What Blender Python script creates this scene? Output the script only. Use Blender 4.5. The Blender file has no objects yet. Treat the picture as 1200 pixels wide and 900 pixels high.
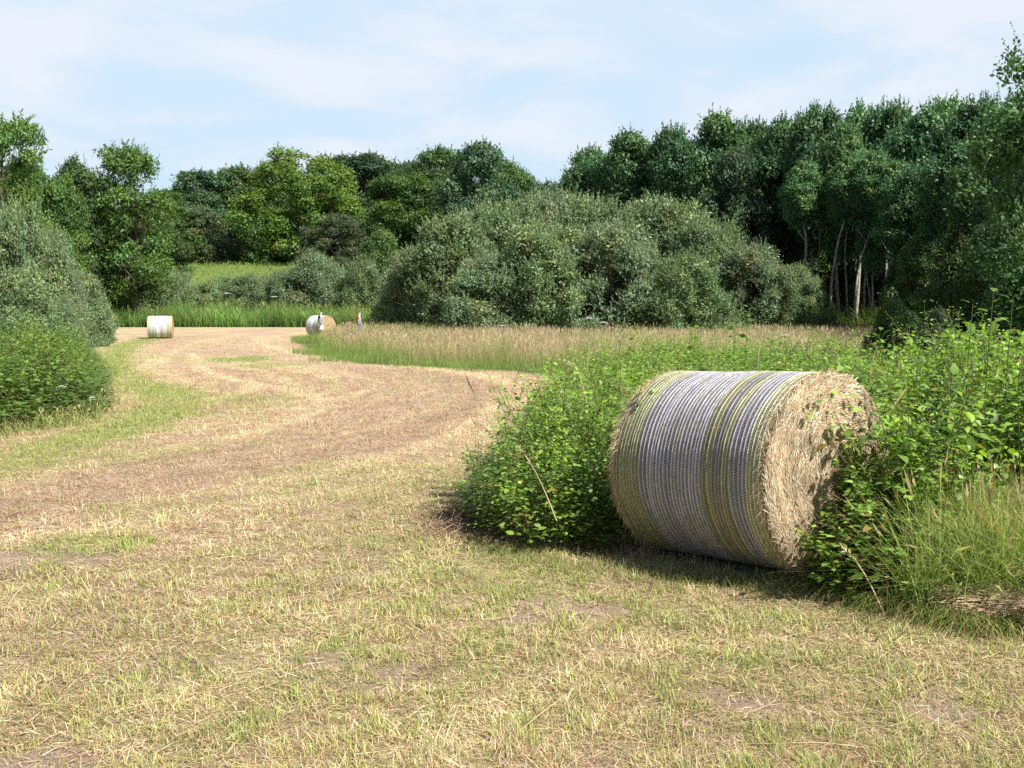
import bpy, math
import numpy as np

# ------------------------------------------------------------------ camera, light, exposure
C = bpy.context.scene
H = 1.67                     # eye height
FPX = 1280.0                 # focal length in photo pixels (photo 1200 wide)
TH = math.atan(90.0 / FPX)   # pitch down
cam_d = bpy.data.cameras.new('camera'); cam = bpy.data.objects.new('camera', cam_d)
C.collection.objects.link(cam); C.camera = cam
cam_d.sensor_fit = 'HORIZONTAL'; cam_d.sensor_width = 36.0; cam_d.lens = 36.0 * FPX / 1200.0
cam_d.clip_end = 5000
cam.location = (0, 0, H); cam.rotation_euler = (math.pi / 2 - TH, 0, 0)

SUN_EL = math.radians(47)
SUN_XY = np.array([0.64, -0.50]); SUN_XY /= np.linalg.norm(SUN_XY)
SUN_ROT = math.atan2(SUN_XY[0], SUN_XY[1])
w = bpy.data.worlds.new('World'); C.world = w; w.use_nodes = True
nt = w.node_tree; N = nt.nodes; Lk = nt.links
N.clear()
out = N.new('ShaderNodeOutputWorld'); bg = N.new('ShaderNodeBackground'); sky = N.new('ShaderNodeTexSky')
sky.sky_type = 'NISHITA'; sky.sun_disc = False; sky.sun_elevation = SUN_EL; sky.sun_rotation = SUN_ROT
sky.air_density = 1.0; sky.dust_density = 1.6; sky.ozone_density = 1.5
tc = N.new('ShaderNodeTexCoord'); sep = N.new('ShaderNodeSeparateXYZ'); Lk.new(tc.outputs['Generated'], sep.inputs[0])
addz = N.new('ShaderNodeMath'); addz.operation = 'ADD'; addz.inputs[1].default_value = 0.16
Lk.new(sep.outputs['Z'], addz.inputs[0])
dx = N.new('ShaderNodeMath'); dx.operation = 'DIVIDE'; Lk.new(sep.outputs['X'], dx.inputs[0]); Lk.new(addz.outputs[0], dx.inputs[1])
dy = N.new('ShaderNodeMath'); dy.operation = 'DIVIDE'; Lk.new(sep.outputs['Y'], dy.inputs[0]); Lk.new(addz.outputs[0], dy.inputs[1])
cmb = N.new('ShaderNodeCombineXYZ'); Lk.new(dx.outputs[0], cmb.inputs[0]); Lk.new(dy.outputs[0], cmb.inputs[1])
n1 = N.new('ShaderNodeTexNoise'); n1.inputs['Scale'].default_value = 1.5; n1.inputs['Detail'].default_value = 9
n1.inputs['Roughness'].default_value = 0.55; n1.inputs['Distortion'].default_value = 0.35
Lk.new(cmb.outputs[0], n1.inputs['Vector'])
mr = N.new('ShaderNodeMapRange'); mr.interpolation_type = 'SMOOTHSTEP'
mr.inputs['From Min'].default_value = 0.38; mr.inputs['From Max'].default_value = 0.64
mr.inputs['To Min'].default_value = 0.0; mr.inputs['To Max'].default_value = 0.95
Lk.new(n1.outputs['Fac'], mr.inputs['Value'])
hz = N.new('ShaderNodeMixRGB'); hz.inputs['Color1'].default_value = (6.1, 7.7, 9.1, 1); hz.inputs['Color2'].default_value = (8.0, 8.4, 9.15, 1)
Lk.new(mr.outputs[0], hz.inputs['Fac'])
el = N.new('ShaderNodeMapRange'); el.interpolation_type = 'SMOOTHSTEP'     # thin bright cloud veil low in the sky, clear blue overhead
el.inputs['From Min'].default_value = 0.28; el.inputs['From Max'].default_value = 0.48
el.inputs['To Min'].default_value = 0.92; el.inputs['To Max'].default_value = 0.10
Lk.new(sep.outputs['Z'], el.inputs['Value'])
mix = N.new('ShaderNodeMixRGB'); 
fb_ = N.new('ShaderNodeMapRange'); fb_.interpolation_type = 'SMOOTHSTEP'    # the veil lies ahead, the sky behind is clear
fb_.inputs['From Min'].default_value = -0.1; fb_.inputs['From Max'].default_value = 0.45
Lk.new(sep.outputs['Y'], fb_.inputs['Value'])
ml_ = N.new('ShaderNodeMath'); ml_.operation = 'MULTIPLY'; Lk.new(el.outputs[0], ml_.inputs[0]); Lk.new(fb_.outputs[0], ml_.inputs[1])
Lk.new(ml_.outputs[0], mix.inputs['Fac'])
Lk.new(sky.outputs[0], mix.inputs['Color1']); Lk.new(hz.outputs[0], mix.inputs['Color2'])
Lk.new(mix.outputs[0], bg.inputs['Color']); bg.inputs['Strength'].default_value = 0.062
Lk.new(bg.outputs[0], out.inputs['Surface'])

sd = bpy.data.lights.new('sun', 'SUN'); sun = bpy.data.objects.new('sun', sd); C.collection.objects.link(sun)
sd.energy = 5.0; sd.angle = math.radians(0.53); sd.color = (1.0, 0.955, 0.87)
from mathutils import Vector
sv = Vector((SUN_XY[0] * math.cos(SUN_EL), SUN_XY[1] * math.cos(SUN_EL), math.sin(SUN_EL)))
sun.rotation_euler = sv.to_track_quat('Z', 'Y').to_euler(); sun.location = sv * 60
C.view_settings.view_transform = 'Standard'; C.view_settings.look = 'None'
C.view_settings.gamma = 1.0; C.view_settings.exposure = 0.84
try: C.view_settings.use_curve_mapping = False
except Exception: pass
cy = C.cycles
cy.max_bounces = 5; cy.diffuse_bounces = 3; cy.glossy_bounces = 1; cy.transmission_bounces = 3
cy.transparent_max_bounces = 2; cy.use_adaptive_sampling = True; cy.adaptive_threshold = 0.02
cy.sample_clamp_indirect = 4.0
cy.caustics_reflective = False; cy.caustics_refractive = False
cy.use_denoising = False
C.render.use_persistent_data = False

# ------------------------------------------------------------------ helpers
rng = np.random.default_rng(7)
def ray(px, py):
    a = (px - 600.0) / FPX; b = -(py - 450.0) / FPX
    return np.array([a, math.cos(TH) + b * math.sin(TH), -math.sin(TH) + b * math.cos(TH)])
def G(px, py):
    d = ray(px, py); t = -H / d[2]; return np.array([d[0] * t, d[1] * t])
def at(px, py, Y):
    d = ray(px, py); t = Y / d[1]; return np.array([d[0] * t, Y, H + d[2] * t])

def _h(ix, iy, s):
    n = (ix.astype(np.int64) * 374761393 + iy.astype(np.int64) * 668265263 + s * 1442695041) & 0xffffffff
    n = ((n ^ (n >> 13)) * 1274126177) & 0xffffffff
    return ((n ^ (n >> 16)) & 0xffffff) / float(0xffffff)
def vn(x, y, s=0):
    x = np.asarray(x, float); y = np.asarray(y, float)
    ix = np.floor(x); iy = np.floor(y); fx = x - ix; fy = y - iy
    fx = fx * fx * (3 - 2 * fx); fy = fy * fy * (3 - 2 * fy)
    a = _h(ix, iy, s); b = _h(ix + 1, iy, s); c = _h(ix, iy + 1, s); d = _h(ix + 1, iy + 1, s)
    return (a * (1 - fx) + b * fx) * (1 - fy) + (c * (1 - fx) + d * fx) * fy
def fbm(x, y, s=0, o=4):
    r = 0; a = 0.5; t = 0
    for i in range(o):
        r = r + a * vn(x * 2 ** i + 13.7 * i, y * 2 ** i - 7.3 * i, s + i); t += a; a *= 0.5
    return r / t
def sstep(a, b, x):
    t = np.clip((x - a) / (b - a), 0, 1); return t * t * (3 - 2 * t)

def mesh_np(name, V, F, col=None, smooth=False):
    V = np.asarray(V, np.float32).reshape(-1, 3); F = np.asarray(F, np.int32); k = F.shape[1]
    m = bpy.data.meshes.new(name)
    m.vertices.add(len(V)); m.vertices.foreach_set('co', V.ravel())
    m.loops.add(F.size); m.loops.foreach_set('vertex_index', F.ravel())
    m.polygons.add(len(F)); m.polygons.foreach_set('loop_start', np.arange(0, F.size, k, dtype=np.int32))
    try: m.polygons.foreach_set('loop_total', np.full(len(F), k, dtype=np.int32))
    except Exception: pass
    if smooth: m.polygons.foreach_set('use_smooth', np.ones(len(F), bool))
    if col is not None:
        c = np.ones((len(V), 4), np.float32); c[:, :3] = np.clip(col, 0, 1)
        at_ = m.color_attributes.new('tint', 'FLOAT_COLOR', 'POINT'); at_.data.foreach_set('color', c.ravel())
    m.update(calc_edges=True); m.validate()
    return m
def link(name, me, mat, parent=None, loc=None):
    o = bpy.data.objects.new(name, me); C.collection.objects.link(o)
    if mat is not None and me is not None and not me.materials: me.materials.append(mat)
    if parent is not None: o.parent = parent
    if loc is not None: o.location = loc
    return o
def tag(o, label=None, cat=None, group=None, kind=None):
    if label: o['label'] = label
    if cat: o['category'] = cat
    if group: o['group'] = group
    if kind: o['kind'] = kind
    return o
def empty(name, loc, rz=0.0):
    o = bpy.data.objects.new(name, None); C.collection.objects.link(o)
    o.location = loc; o.rotation_euler = (0, 0, rz); o.empty_display_size = 0.2
    return o

class Acc:
    def __init__(s): s.V = []; s.F = []; s.C = []; s.n = 0
    def add(s, V, F, col):
        V = np.asarray(V).reshape(-1, 3); F = np.asarray(F)
        s.V.append(V); s.F.append(F + s.n)
        col = np.asarray(col, float)
        if col.ndim == 1: col = np.tile(col, (len(V), 1))
        s.C.append(col); s.n += len(V)
    def mesh(s, name, smooth=False):
        return mesh_np(name, np.concatenate(s.V), np.concatenate(s.F), np.concatenate(s.C), smooth)
    def arr(s):
        return np.concatenate(s.V), np.concatenate(s.F), np.concatenate(s.C)

def unit(v): return v / np.maximum(np.linalg.norm(v, axis=-1, keepdims=True), 1e-9)

def leaves(P, D, Nn, L, W, col, fold=0.12, droop=0.15, simple=False):
    """P base (n,3), D direction, Nn approx normal, L, W (n,), col (n,3)."""
    n = len(P); D = unit(D); S = unit(np.cross(D, Nn)); U = np.cross(S, D)
    L = np.asarray(L)[:, None]; W = np.asarray(W)[:, None]
    if simple:   # 4-vert diamond-ish leaf with a fold
        V = np.stack([P, P + D * L * .42 + S * W * .5 + U * W * fold, P + D * L - U * L * droop,
                      P + D * L * .42 - S * W * .5 + U * W * fold], 1)
        F = np.arange(4)[None] + 4 * np.arange(n)[:, None]; k = 4
    else:
        V = np.stack([P, P + D * L * .55,
                      P + D * L - U * L * droop,
                      P + D * L * .25 + S * W * .46 + U * W * fold, P + D * L * .62 + S * W * .40 + U * (W * fold - L * droop * .4),
                      P + D * L * .25 - S * W * .46 + U * W * fold, P + D * L * .62 - S * W * .40 + U * (W * fold - L * droop * .4)], 1)
        b = np.array([[0, 3, 4, 1], [1, 4, 2, 6], [0, 1, 6, 5]])
        F = (b[None] + 7 * np.arange(n)[:, None, None]).reshape(-1, 4); k = 7
    return V.reshape(-1, 3), F, np.repeat(col, k, 0)

def blades(P, D, L, W, col0, col1, bend, side, seg=2):
    """thin strips. P base, D initial dir, bend vector added quadratically, side unit vec for width"""
    n = len(P); L = np.asarray(L)[:, None]; W = np.asarray(W)[:, None]
    V = []; cc = []
    for i in range(seg + 1):
        t = i / seg
        c = P + D * L * t + bend * L * t * t
        wd = W * (1 - 0.85 * t ** 1.5) * .5
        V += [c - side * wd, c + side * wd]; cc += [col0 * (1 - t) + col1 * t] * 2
    V = np.stack(V, 1); cc = np.stack(cc, 1); k = 2 * (seg + 1)
    b = np.array([[2 * i, 2 * i + 1, 2 * i + 3, 2 * i + 2] for i in range(seg)])
    F = (b[None] + k * np.arange(n)[:, None, None]).reshape(-1, 4)
    return V.reshape(-1, 3), F, cc.reshape(-1, 3)

def tube(acc, pts, rad, col, sides=6):
    pts = np.asarray(pts, float); rad = np.asarray(rad, float); n = len(pts)
    T = np.gradient(pts, axis=0); T = unit(T)
    A = np.where(np.abs(T[:, 2:3]) > .9, np.array([[1., 0, 0]]), np.array([[0, 0, 1.]]))
    S = unit(np.cross(T, A)); U = np.cross(T, S)
    a = np.linspace(0, 2 * math.pi, sides, endpoint=False)
    V = pts[:, None] + rad[:, None, None] * (S[:, None] * np.cos(a)[None, :, None] + U[:, None] * np.sin(a)[None, :, None])
    i = np.arange(n - 1)[:, None] * sides; j = np.arange(sides)[None]; j2 = (j + 1) % sides
    F = np.stack([i + j, i + j2, i + sides + j2, i + sides + j], -1).reshape(-1, 4)
    acc.add(V.reshape(-1, 3), F, col)

# ------------------------------------------------------------------ materials
def new_mat(name):
    m = bpy.data.materials.new(name); m.use_nodes = True; m.node_tree.nodes.clear(); return m, m.node_tree.nodes, m.node_tree.links
def leaf_mat(name, transl=0.35, rough=0.55, vary=0.25, spec=0.3, under=None):
    m, n, l = new_mat(name)
    o = n.new('ShaderNodeOutputMaterial'); p = n.new('ShaderNodeBsdfPrincipled'); t = n.new('ShaderNodeBsdfTranslucent')
    mx = n.new('ShaderNodeMixShader'); a = n.new('ShaderNodeVertexColor'); a.layer_name = 'tint'
    oi = n.new('ShaderNodeObjectInfo'); hs = n.new('ShaderNodeHueSaturation')
    mrr = n.new('ShaderNodeMapRange'); mrr.inputs['To Min'].default_value = 1 - vary; mrr.inputs['To Max'].default_value = 1 + vary
    l.new(oi.outputs['Random'], mrr.inputs['Value']); l.new(mrr.outputs[0], hs.inputs['Value'])
    src = a.outputs['Color']
    if under:
        ge = n.new('ShaderNodeNewGeometry'); mm = n.new('ShaderNodeMixRGB'); mm.inputs['Color2'].default_value = (*under, 1)
        ml = n.new('ShaderNodeMath'); ml.operation = 'MULTIPLY'; ml.inputs[1].default_value = 0.6
        l.new(ge.outputs['Backfacing'], ml.inputs[0]); l.new(ml.outputs[0], mm.inputs['Fac']); l.new(src, mm.inputs['Color1']); src = mm.outputs[0]
    l.new(src, hs.inputs['Color'])
    l.new(hs.outputs[0], p.inputs['Base Color'])
    g = n.new('ShaderNodeMixRGB'); g.blend_type = 'MULTIPLY'; g.inputs['Fac'].default_value = 1; g.inputs['Color2'].default_value = (1.25, 1.35, .6, 1)
    l.new(hs.outputs[0], g.inputs['Color1']); l.new(g.outputs[0], t.inputs['Color'])
    p.inputs['Roughness'].default_value = rough; p.inputs['Specular IOR Level'].default_value = spec
    mx.inputs[0].default_value = transl
    l.new(p.outputs[0], mx.inputs[1]); l.new(t.outputs[0], mx.inputs[2]); l.new(mx.outputs[0], o.inputs['Surface'])
    return m
def bark_mat(name, c1, c2, sc=6.0):
    m, n, l = new_mat(name)
    o = n.new('ShaderNodeOutputMaterial'); p = n.new('ShaderNodeBsdfPrincipled')
    t = n.new('ShaderNodeTexCoord'); mp = n.new('ShaderNodeMapping'); mp.inputs['Scale'].default_value = (sc, sc, sc * .3)
    no = n.new('ShaderNodeTexNoise'); no.inputs['Scale'].default_value = 3; no.inputs['Detail'].default_value = 6
    r = n.new('ShaderNodeValToRGB'); r.color_ramp.elements[0].color = (*c1, 1); r.color_ramp.elements[1].color = (*c2, 1)
    r.color_ramp.elements[0].position = .35; r.color_ramp.elements[1].position = .65
    l.new(t.outputs['Object'], mp.inputs[0]); l.new(mp.outputs[0], no.inputs['Vector']); l.new(no.outputs['Fac'], r.inputs[0])
    l.new(r.outputs[0], p.inputs['Base Color']); p.inputs['Roughness'].default_value = .85
    b = n.new('ShaderNodeBump'); b.inputs['Strength'].default_value = .6; b.inputs['Distance'].default_value = .03
    l.new(no.outputs['Fac'], b.inputs['Height']); l.new(b.outputs[0], p.inputs['Normal']); l.new(p.outputs[0], o.inputs['Surface'])
    return m
M_tree = leaf_mat('tree_leaf', .30, .5, .22, .35)
M_willow = leaf_mat('willow_leaf', .25, .5, .12, .4, under=(.24, .30, .19))
M_weed = leaf_mat('weed_leaf', .38, .42, 0, .4)
M_grass = leaf_mat('grass_blade', .28, .6, 0, .25)
M_straw = leaf_mat('straw', .12, .7, 0, .25)
M_bark = bark_mat('bark', (.05, .04, .03), (.14, .12, .09))
M_birch = bark_mat('birch_bark', (.16, .14, .11), (.42, .39, .34), 3)

# ------------------------------------------------------------------ ground layout
def poly_px(pts, n=12):
    g = np.array([G(*p) for p in pts]); return densify(g, n)
def densify(g, n=12):
    g = np.asarray(g, float); m = len(g); outp = []
    for i in range(m - 1):
        p0 = g[max(i - 1, 0)]; p1 = g[i]; p2 = g[i + 1]; p3 = g[min(i + 2, m - 1)]
        for t in np.linspace(0, 1, n, endpoint=False):
            outp.append(.5 * ((2 * p1) + (-p0 + p2) * t + (2 * p0 - 5 * p1 + 4 * p2 - p3) * t * t + (-p0 + 3 * p1 - 3 * p2 + p3) * t ** 3))
    outp.append(g[-1]); return np.array(outp)
def dist_curve(x, y, cv):
    """signed distance and arclength to polyline (vectorised, chunked)"""
    x = np.asarray(x, float).ravel(); y = np.asarray(y, float).ravel()
    A = cv[:-1]; B = cv[1:]; AB = B - A; L2 = (AB ** 2).sum(1); Ls = np.sqrt(L2); S0 = np.concatenate([[0], np.cumsum(Ls)[:-1]])
    D = np.full(len(x), 1e9); S = np.zeros(len(x))
    for i in range(len(A)):
        rx = x - A[i, 0]; ry = y - A[i, 1]
        t = np.clip((rx * AB[i, 0] + ry * AB[i, 1]) / L2[i], 0, 1)
        dx_ = rx - t * AB[i, 0]; dy_ = ry - t * AB[i, 1]; d = np.hypot(dx_, dy_)
        k = d < np.abs(D); cr = np.sign(AB[i, 0] * ry - AB[i, 1] * rx)
        D = np.where(k, d * np.where(cr == 0, 1, cr), D); S = np.where(k, S0[i] + t * Ls[i], S)
    return D, S
def inpoly(x, y, P):
    x = np.asarray(x, float); y = np.asarray(y, float); r = np.zeros(x.shape, bool); n = len(P); j = n - 1
    for i in range(n):
        xi, yi = P[i]; xj, yj = P[j]
        c = ((yi > y) != (yj > y)) & (x < (xj - xi) * (y - yi) / (yj - yi + 1e-12) + xi)
        r ^= c; j = i
    return r

GUIDE = poly_px([(-700, 760), (-250, 650), (0, 585), (200, 548), (400, 515), (520, 480), (560, 452), (480, 432), (330, 418), (230, 408), (200, 398), (330, 385)], 8)
GREEN_L = poly_px([(-150, 590), (0, 547), (90, 517), (175, 493), (205, 474), (190, 458), (148, 445), (132, 425), (150, 404), (190, 394)], 8)
# ground zones (ground coordinates)
ROUGH = [G(352, 404), G(362, 413), G(420, 426), G(520, 431), G(600, 436), G(650, 440), (4, 21), (12, 21), (30, 40), (36, 62), (-6, 66), (-10.5, 66), (-11.5, 57)]
THICK = [G(600, 650), G(560, 632), G(548, 606), G(580, 560), G(618, 505), G(640, 460), G(668, 443), (3, 27), (9, 26), (13, 23), (12, 14), (9, 9), (6, 4.6), (3.3, 4.5), G(1200, 742), G(1100, 735), G(1020, 712), G(945, 690), (2.2, 7.3), (0.6, 8.3)]
LEFTB = [G(-60, 520), G(0, 508), G(60, 498), G(112, 489), G(124, 470), G(122, 440), G(112, 420), G(95, 410), (-30, 45), (-40, 20), (-20, 12)]

SWATHS = [(poly_px(p, 7), w_, k_, a_) for p, w_, k_, a_ in [
    ([(-200, 640), (0, 600), (200, 565), (380, 535), (500, 500), (560, 465), (550, 448), (420, 430), (300, 420)], .55, 'b', .95),
    ([(-150, 620), (0, 575), (150, 545), (300, 520), (420, 492), (480, 470), (420, 450), (300, 436), (220, 425), (205, 410)], .40, 'b', .8),
    ([(-200, 700), (0, 640), (200, 610), (400, 575), (560, 525), (620, 480), (620, 455), (560, 440), (440, 425), (350, 415), (300, 400)], .45, 'p', .9),
    ([(-200, 665), (0, 618), (180, 588), (380, 555), (520, 515), (585, 475)], .25, 'p', .8),
    ([(-100, 600), (40, 560), (180, 530), (320, 500), (380, 470), (300, 450), (240, 435), (225, 415)], .3, 'p', .8),
    ([(60, 470), (150, 440), (190, 420), (230, 402), (280, 392)], .35, 'p', .6),
    ([(200, 392), (260, 388), (330, 392), (350, 400)], .5, 'b', .8), ([(160, 402), (260, 398), (330, 404)], .5, 'b', .6), ([(180, 386), (300, 384), (380, 386)], .6, 'p', .6),
    ([(0, 760), (200, 700), (420, 650), (560, 610)], .22, 'b', .7), ([(150, 900), (330, 760), (480, 680), (540, 620)], .25, 'p', .7), ([(300, 900), (480, 800), (620, 730), (900, 705)], .18, 'b', .55),
    ([(500, 900), (640, 800), (860, 750), (1200, 780)], .22, 'p', .7), ([(700, 900), (900, 830), (1200, 840)], .18, 'b', .6), ([(-50, 830), (150, 770), (320, 720)], .2, 'p', .7), ([(20, 700), (140, 670), (330, 640), (480, 600), (560, 560)], .3, 'g', .6)]]
def bump(x, y, cx, cy_, r): return np.exp(-(((x - cx) ** 2 + (y - cy_) ** 2) / (r * r)))
def ground_z(x, y):
    x = np.asarray(x, float); y = np.asarray(y, float)
    z = 0.035 * (fbm(x * .35, y * .35, 11, 2) - .5) + .022 * (fbm(x * 1.7, y * 1.7, 5, 2) - .5)
    z = z * sstep(200, 60, y)
    # gentle bank behind the mown field, on the left
    k = sstep(108, 150, y) * sstep(10, -12, x)
    z = z + 6.4 * k
    z = z + 1.2 * sstep(95, 160, y)
    z = z + .07 * bump(x, y, 2.3, 6.3, .8)
    z = z + .10 * sstep(12, 22, x) * sstep(60, 20, y)
    return z
SOIL = [(30, 662, .42, .22), (195, 792, .20, .12), (640, 720, .24, .14), (862, 822, .22, .10), (1092, 832, .22, .11),
        (250, 670, .15, .08), (385, 775, .2, .08), (455, 790, .15, .08), (15, 895, .3, .1), (60, 720, .35, .12)]
GREENS = [(100, 640, .40, .30, .9), (150, 600, .5, .3, .5), (285, 468, 1.0, .9, .55), (283, 421, 1.1, 1.2, 1.0), (320, 428, .9, .8, .7), (480, 650, .9, .6, .75), (440, 570, 1.2, .9, .5), (540, 680, 1.0, .45, .75), (700, 705, 1.1, .22, .7), (850, 730, .9, .22, .6), (1050, 770, .9, .2, .65), (600, 850, .6, .15, .5), (1000, 880, .5, .15, .55),
          (620, 690, .8, .25, .5), (740, 700, .8, .2, .5), (960, 795, .7, .3, .5), (1120, 860, .6, .3, .5), (400, 770, .2, .12, .9),
          (230, 830, .5, .2, .5), (700, 800, .5, .2, .5), (330, 690, .3, .2, .6), (800, 700, .6, .25, .4), (560, 690, .6, .3, .5), (1150, 765, .6, .25, .6), (470, 610, 1.1, .8, .5)]
def field_masks(x, y):
    sh = np.shape(x); x = np.asarray(x, float).ravel(); y = np.asarray(y, float).ravel()
    D, S = dist_curve(x, y, GUIDE)
    wob = (fbm(x * .25, y * .25, 31, 3) - .5) * 1.6
    Dw = D + wob * .7
    row = .5 + .5 * np.sin(Dw * 2 * math.pi / 2.6)                  # mowing swaths
    streak = fbm(Dw * 4.2, S * .16, 41, 4)                          # fine streaks along the swath
    big = fbm(x * .22 + 3, y * .22, 51, 3)
    mid = fbm(x * .9, y * .9, 52, 4)
    fine = fbm(x * 4.5, y * 4.5, 53, 3)
    brown = sstep(3.2, .3, np.abs(D + .2 + wob * .5)) * sstep(5, 8.5, y) * (.25 + .75 * sstep(.40, .60, fbm(Dw * 6.5, S * .15, 43, 2)))
    brown = np.maximum(brown, sstep(.48, .60, streak) * (.55 + .35 * sstep(10, 20, y)))
    brown = np.maximum(brown, sstep(.5, .68, mid) * .55 * sstep(9, 4.5, y))
    green = .06 + 1.25 * (big - .5) + .9 * (mid - .5) + .5 * (fine - .5) + .2 * (row - .5)
    green = green + .30 * sstep(9, 5, y) + .12 * sstep(-1.5, 1.5, x) * sstep(12, 6, y)
    green = green - brown * .45 - .14 * sstep(12, 30, y)
    d2, _ = dist_curve(x, y, GREEN_L)
    green = np.maximum(green, sstep(1.0, .25, np.abs(d2 + (fine - .5) * 1.0)) * .95 * (.55 + mid * .9))
    for (px, py, rx, ry, s) in GREENS:
        c = G(px, py); e = ((x - c[0]) / rx) ** 2 + ((y - c[1]) / (ry * 1.6)) ** 2 + (fine - .5) * 2.2 + (mid - .5) * 3.0
        green = np.maximum(green, s * sstep(1.3, .3, e))
    pale = np.zeros_like(x)
    for cv, wd, kind, amp in SWATHS:
        d3, _ = dist_curve(x, y, cv); q = amp * sstep(wd, wd * .25, np.abs(d3 + (fine - .5) * wd * .9 + (mid - .5) * wd * 1.2)) * (.45 + .9 * streak)
        if kind == 'b': brown = np.maximum(brown, q)
        elif kind == 'g': green = np.maximum(green, q * .8)
        else: pale = np.maximum(pale, q); brown = brown * (1 - q); green = green * (1 - .5 * q)
    streak = np.clip(streak + .35 * pale, 0, 1)
    soil = np.zeros_like(x)
    for (px, py, rx, ry) in SOIL:
        c = G(px, py); e = ((x - c[0]) / rx) ** 2 + ((y - c[1]) / (ry * 1.9)) ** 2 + (fine - .5) * 2.6 + (mid - .5) * 2.4
        soil = np.maximum(soil, .80 * sstep(1.4, .2, e))
    soil = np.maximum(soil, sstep(.70, .80, fbm(x * 2.2, y * 2.2, 77, 3)) * .7 * sstep(16, 6, y))
    return (np.clip(green, 0, 1).reshape(sh), np.clip(brown, 0, 1).reshape(sh), np.clip(soil, 0, 1).reshape(sh),
            streak.reshape(sh), D.reshape(sh))

STRAW_L = np.array([.70, .545, .335]); STRAW_B = np.array([.43, .305, .215]); SOILC = np.array([.33, .235, .19]); GRN = np.array([.19, .27, .055])
YGRN = np.array([.45, .46, .13])
def build_ground():
    def axis(a, n, mx): # dense near zero
        t = np.linspace(-1, 1, n); return np.sinh(t * a) / math.sinh(a) * mx
    xs = axis(5.6, 460, 900.0)
    yy = np.concatenate([np.linspace(-300, 0, 12)[:-1], np.linspace(0, 12, 200)[:-1], np.geomspace(12, 130, 260)[:-1], np.geomspace(130, 1500, 40)])
    X, Y = np.meshgrid(xs, yy); Z = ground_z(X, Y)
    g, b, s, st, D = field_masks(X, Y)
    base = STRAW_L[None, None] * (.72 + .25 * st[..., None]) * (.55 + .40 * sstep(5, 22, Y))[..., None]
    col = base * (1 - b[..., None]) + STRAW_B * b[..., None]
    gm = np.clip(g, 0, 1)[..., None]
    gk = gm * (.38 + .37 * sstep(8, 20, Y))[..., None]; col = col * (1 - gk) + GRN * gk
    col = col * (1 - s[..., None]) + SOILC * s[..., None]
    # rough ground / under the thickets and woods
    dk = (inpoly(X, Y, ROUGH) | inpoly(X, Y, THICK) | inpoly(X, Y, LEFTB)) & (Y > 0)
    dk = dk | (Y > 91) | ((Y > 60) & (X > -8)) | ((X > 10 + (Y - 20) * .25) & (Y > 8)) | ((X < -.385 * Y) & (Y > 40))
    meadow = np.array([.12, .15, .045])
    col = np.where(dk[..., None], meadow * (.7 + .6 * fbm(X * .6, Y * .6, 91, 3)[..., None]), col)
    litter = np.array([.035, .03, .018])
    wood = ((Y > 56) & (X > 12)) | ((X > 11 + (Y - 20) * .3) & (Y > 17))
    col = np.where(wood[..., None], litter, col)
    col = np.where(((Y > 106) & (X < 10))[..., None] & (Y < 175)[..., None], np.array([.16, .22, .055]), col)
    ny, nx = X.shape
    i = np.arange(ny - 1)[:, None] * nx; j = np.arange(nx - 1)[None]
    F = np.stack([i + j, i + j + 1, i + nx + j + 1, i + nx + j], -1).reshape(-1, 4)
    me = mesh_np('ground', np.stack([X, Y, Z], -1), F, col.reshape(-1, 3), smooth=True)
    m, n, l = new_mat('field_ground')
    o = n.new('ShaderNodeOutputMaterial'); p = n.new('ShaderNodeBsdfPrincipled'); a = n.new('ShaderNodeVertexColor'); a.layer_name = 'tint'
    t = n.new('ShaderNodeTexCoord'); no = n.new('ShaderNodeTexNoise'); no.inputs['Scale'].default_value = 38; no.inputs['Detail'].default_value = 8; no.inputs['Roughness'].default_value = .7
    no2 = n.new('ShaderNodeTexNoise'); no2.inputs['Scale'].default_value = 2.3; no2.inputs['Detail'].default_value = 8; no2.inputs['Roughness'].default_value = .65
    l.new(t.outputs['Object'], no.inputs['Vector']); l.new(t.outputs['Object'], no2.inputs['Vector'])
    ad = n.new('ShaderNodeMath'); ad.operation = 'ADD'; l.new(no.outputs['Fac'], ad.inputs[0]); l.new(no2.outputs['Fac'], ad.inputs[1])
    mr_ = n.new('ShaderNodeMapRange'); mr_.inputs['From Min'].default_value = .7; mr_.inputs['From Max'].default_value = 1.35
    mr_.inputs['To Min'].default_value = .52; mr_.inputs['To Max'].default_value = 1.22; l.new(ad.outputs[0], mr_.inputs['Value'])
    hs = n.new('ShaderNodeHueSaturation'); l.new(a.outputs['Color'], hs.inputs['Color']); l.new(mr_.outputs[0], hs.inputs['Value'])
    l.new(hs.outputs[0], p.inputs['Base Color']); p.inputs['Roughness'].default_value = .95; p.inputs['Specular IOR Level'].default_value = .1
    b_ = n.new('ShaderNodeBump'); b_.inputs['Strength'].default_value = .8; b_.inputs['Distance'].default_value = .02
    l.new(no.outputs['Fac'], b_.inputs['Height']); l.new(b_.outputs[0], p.inputs['Normal']); l.new(p.outputs[0], o.inputs['Surface'])
    tag(link('ground', me, m), kind='structure')
build_ground()

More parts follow.
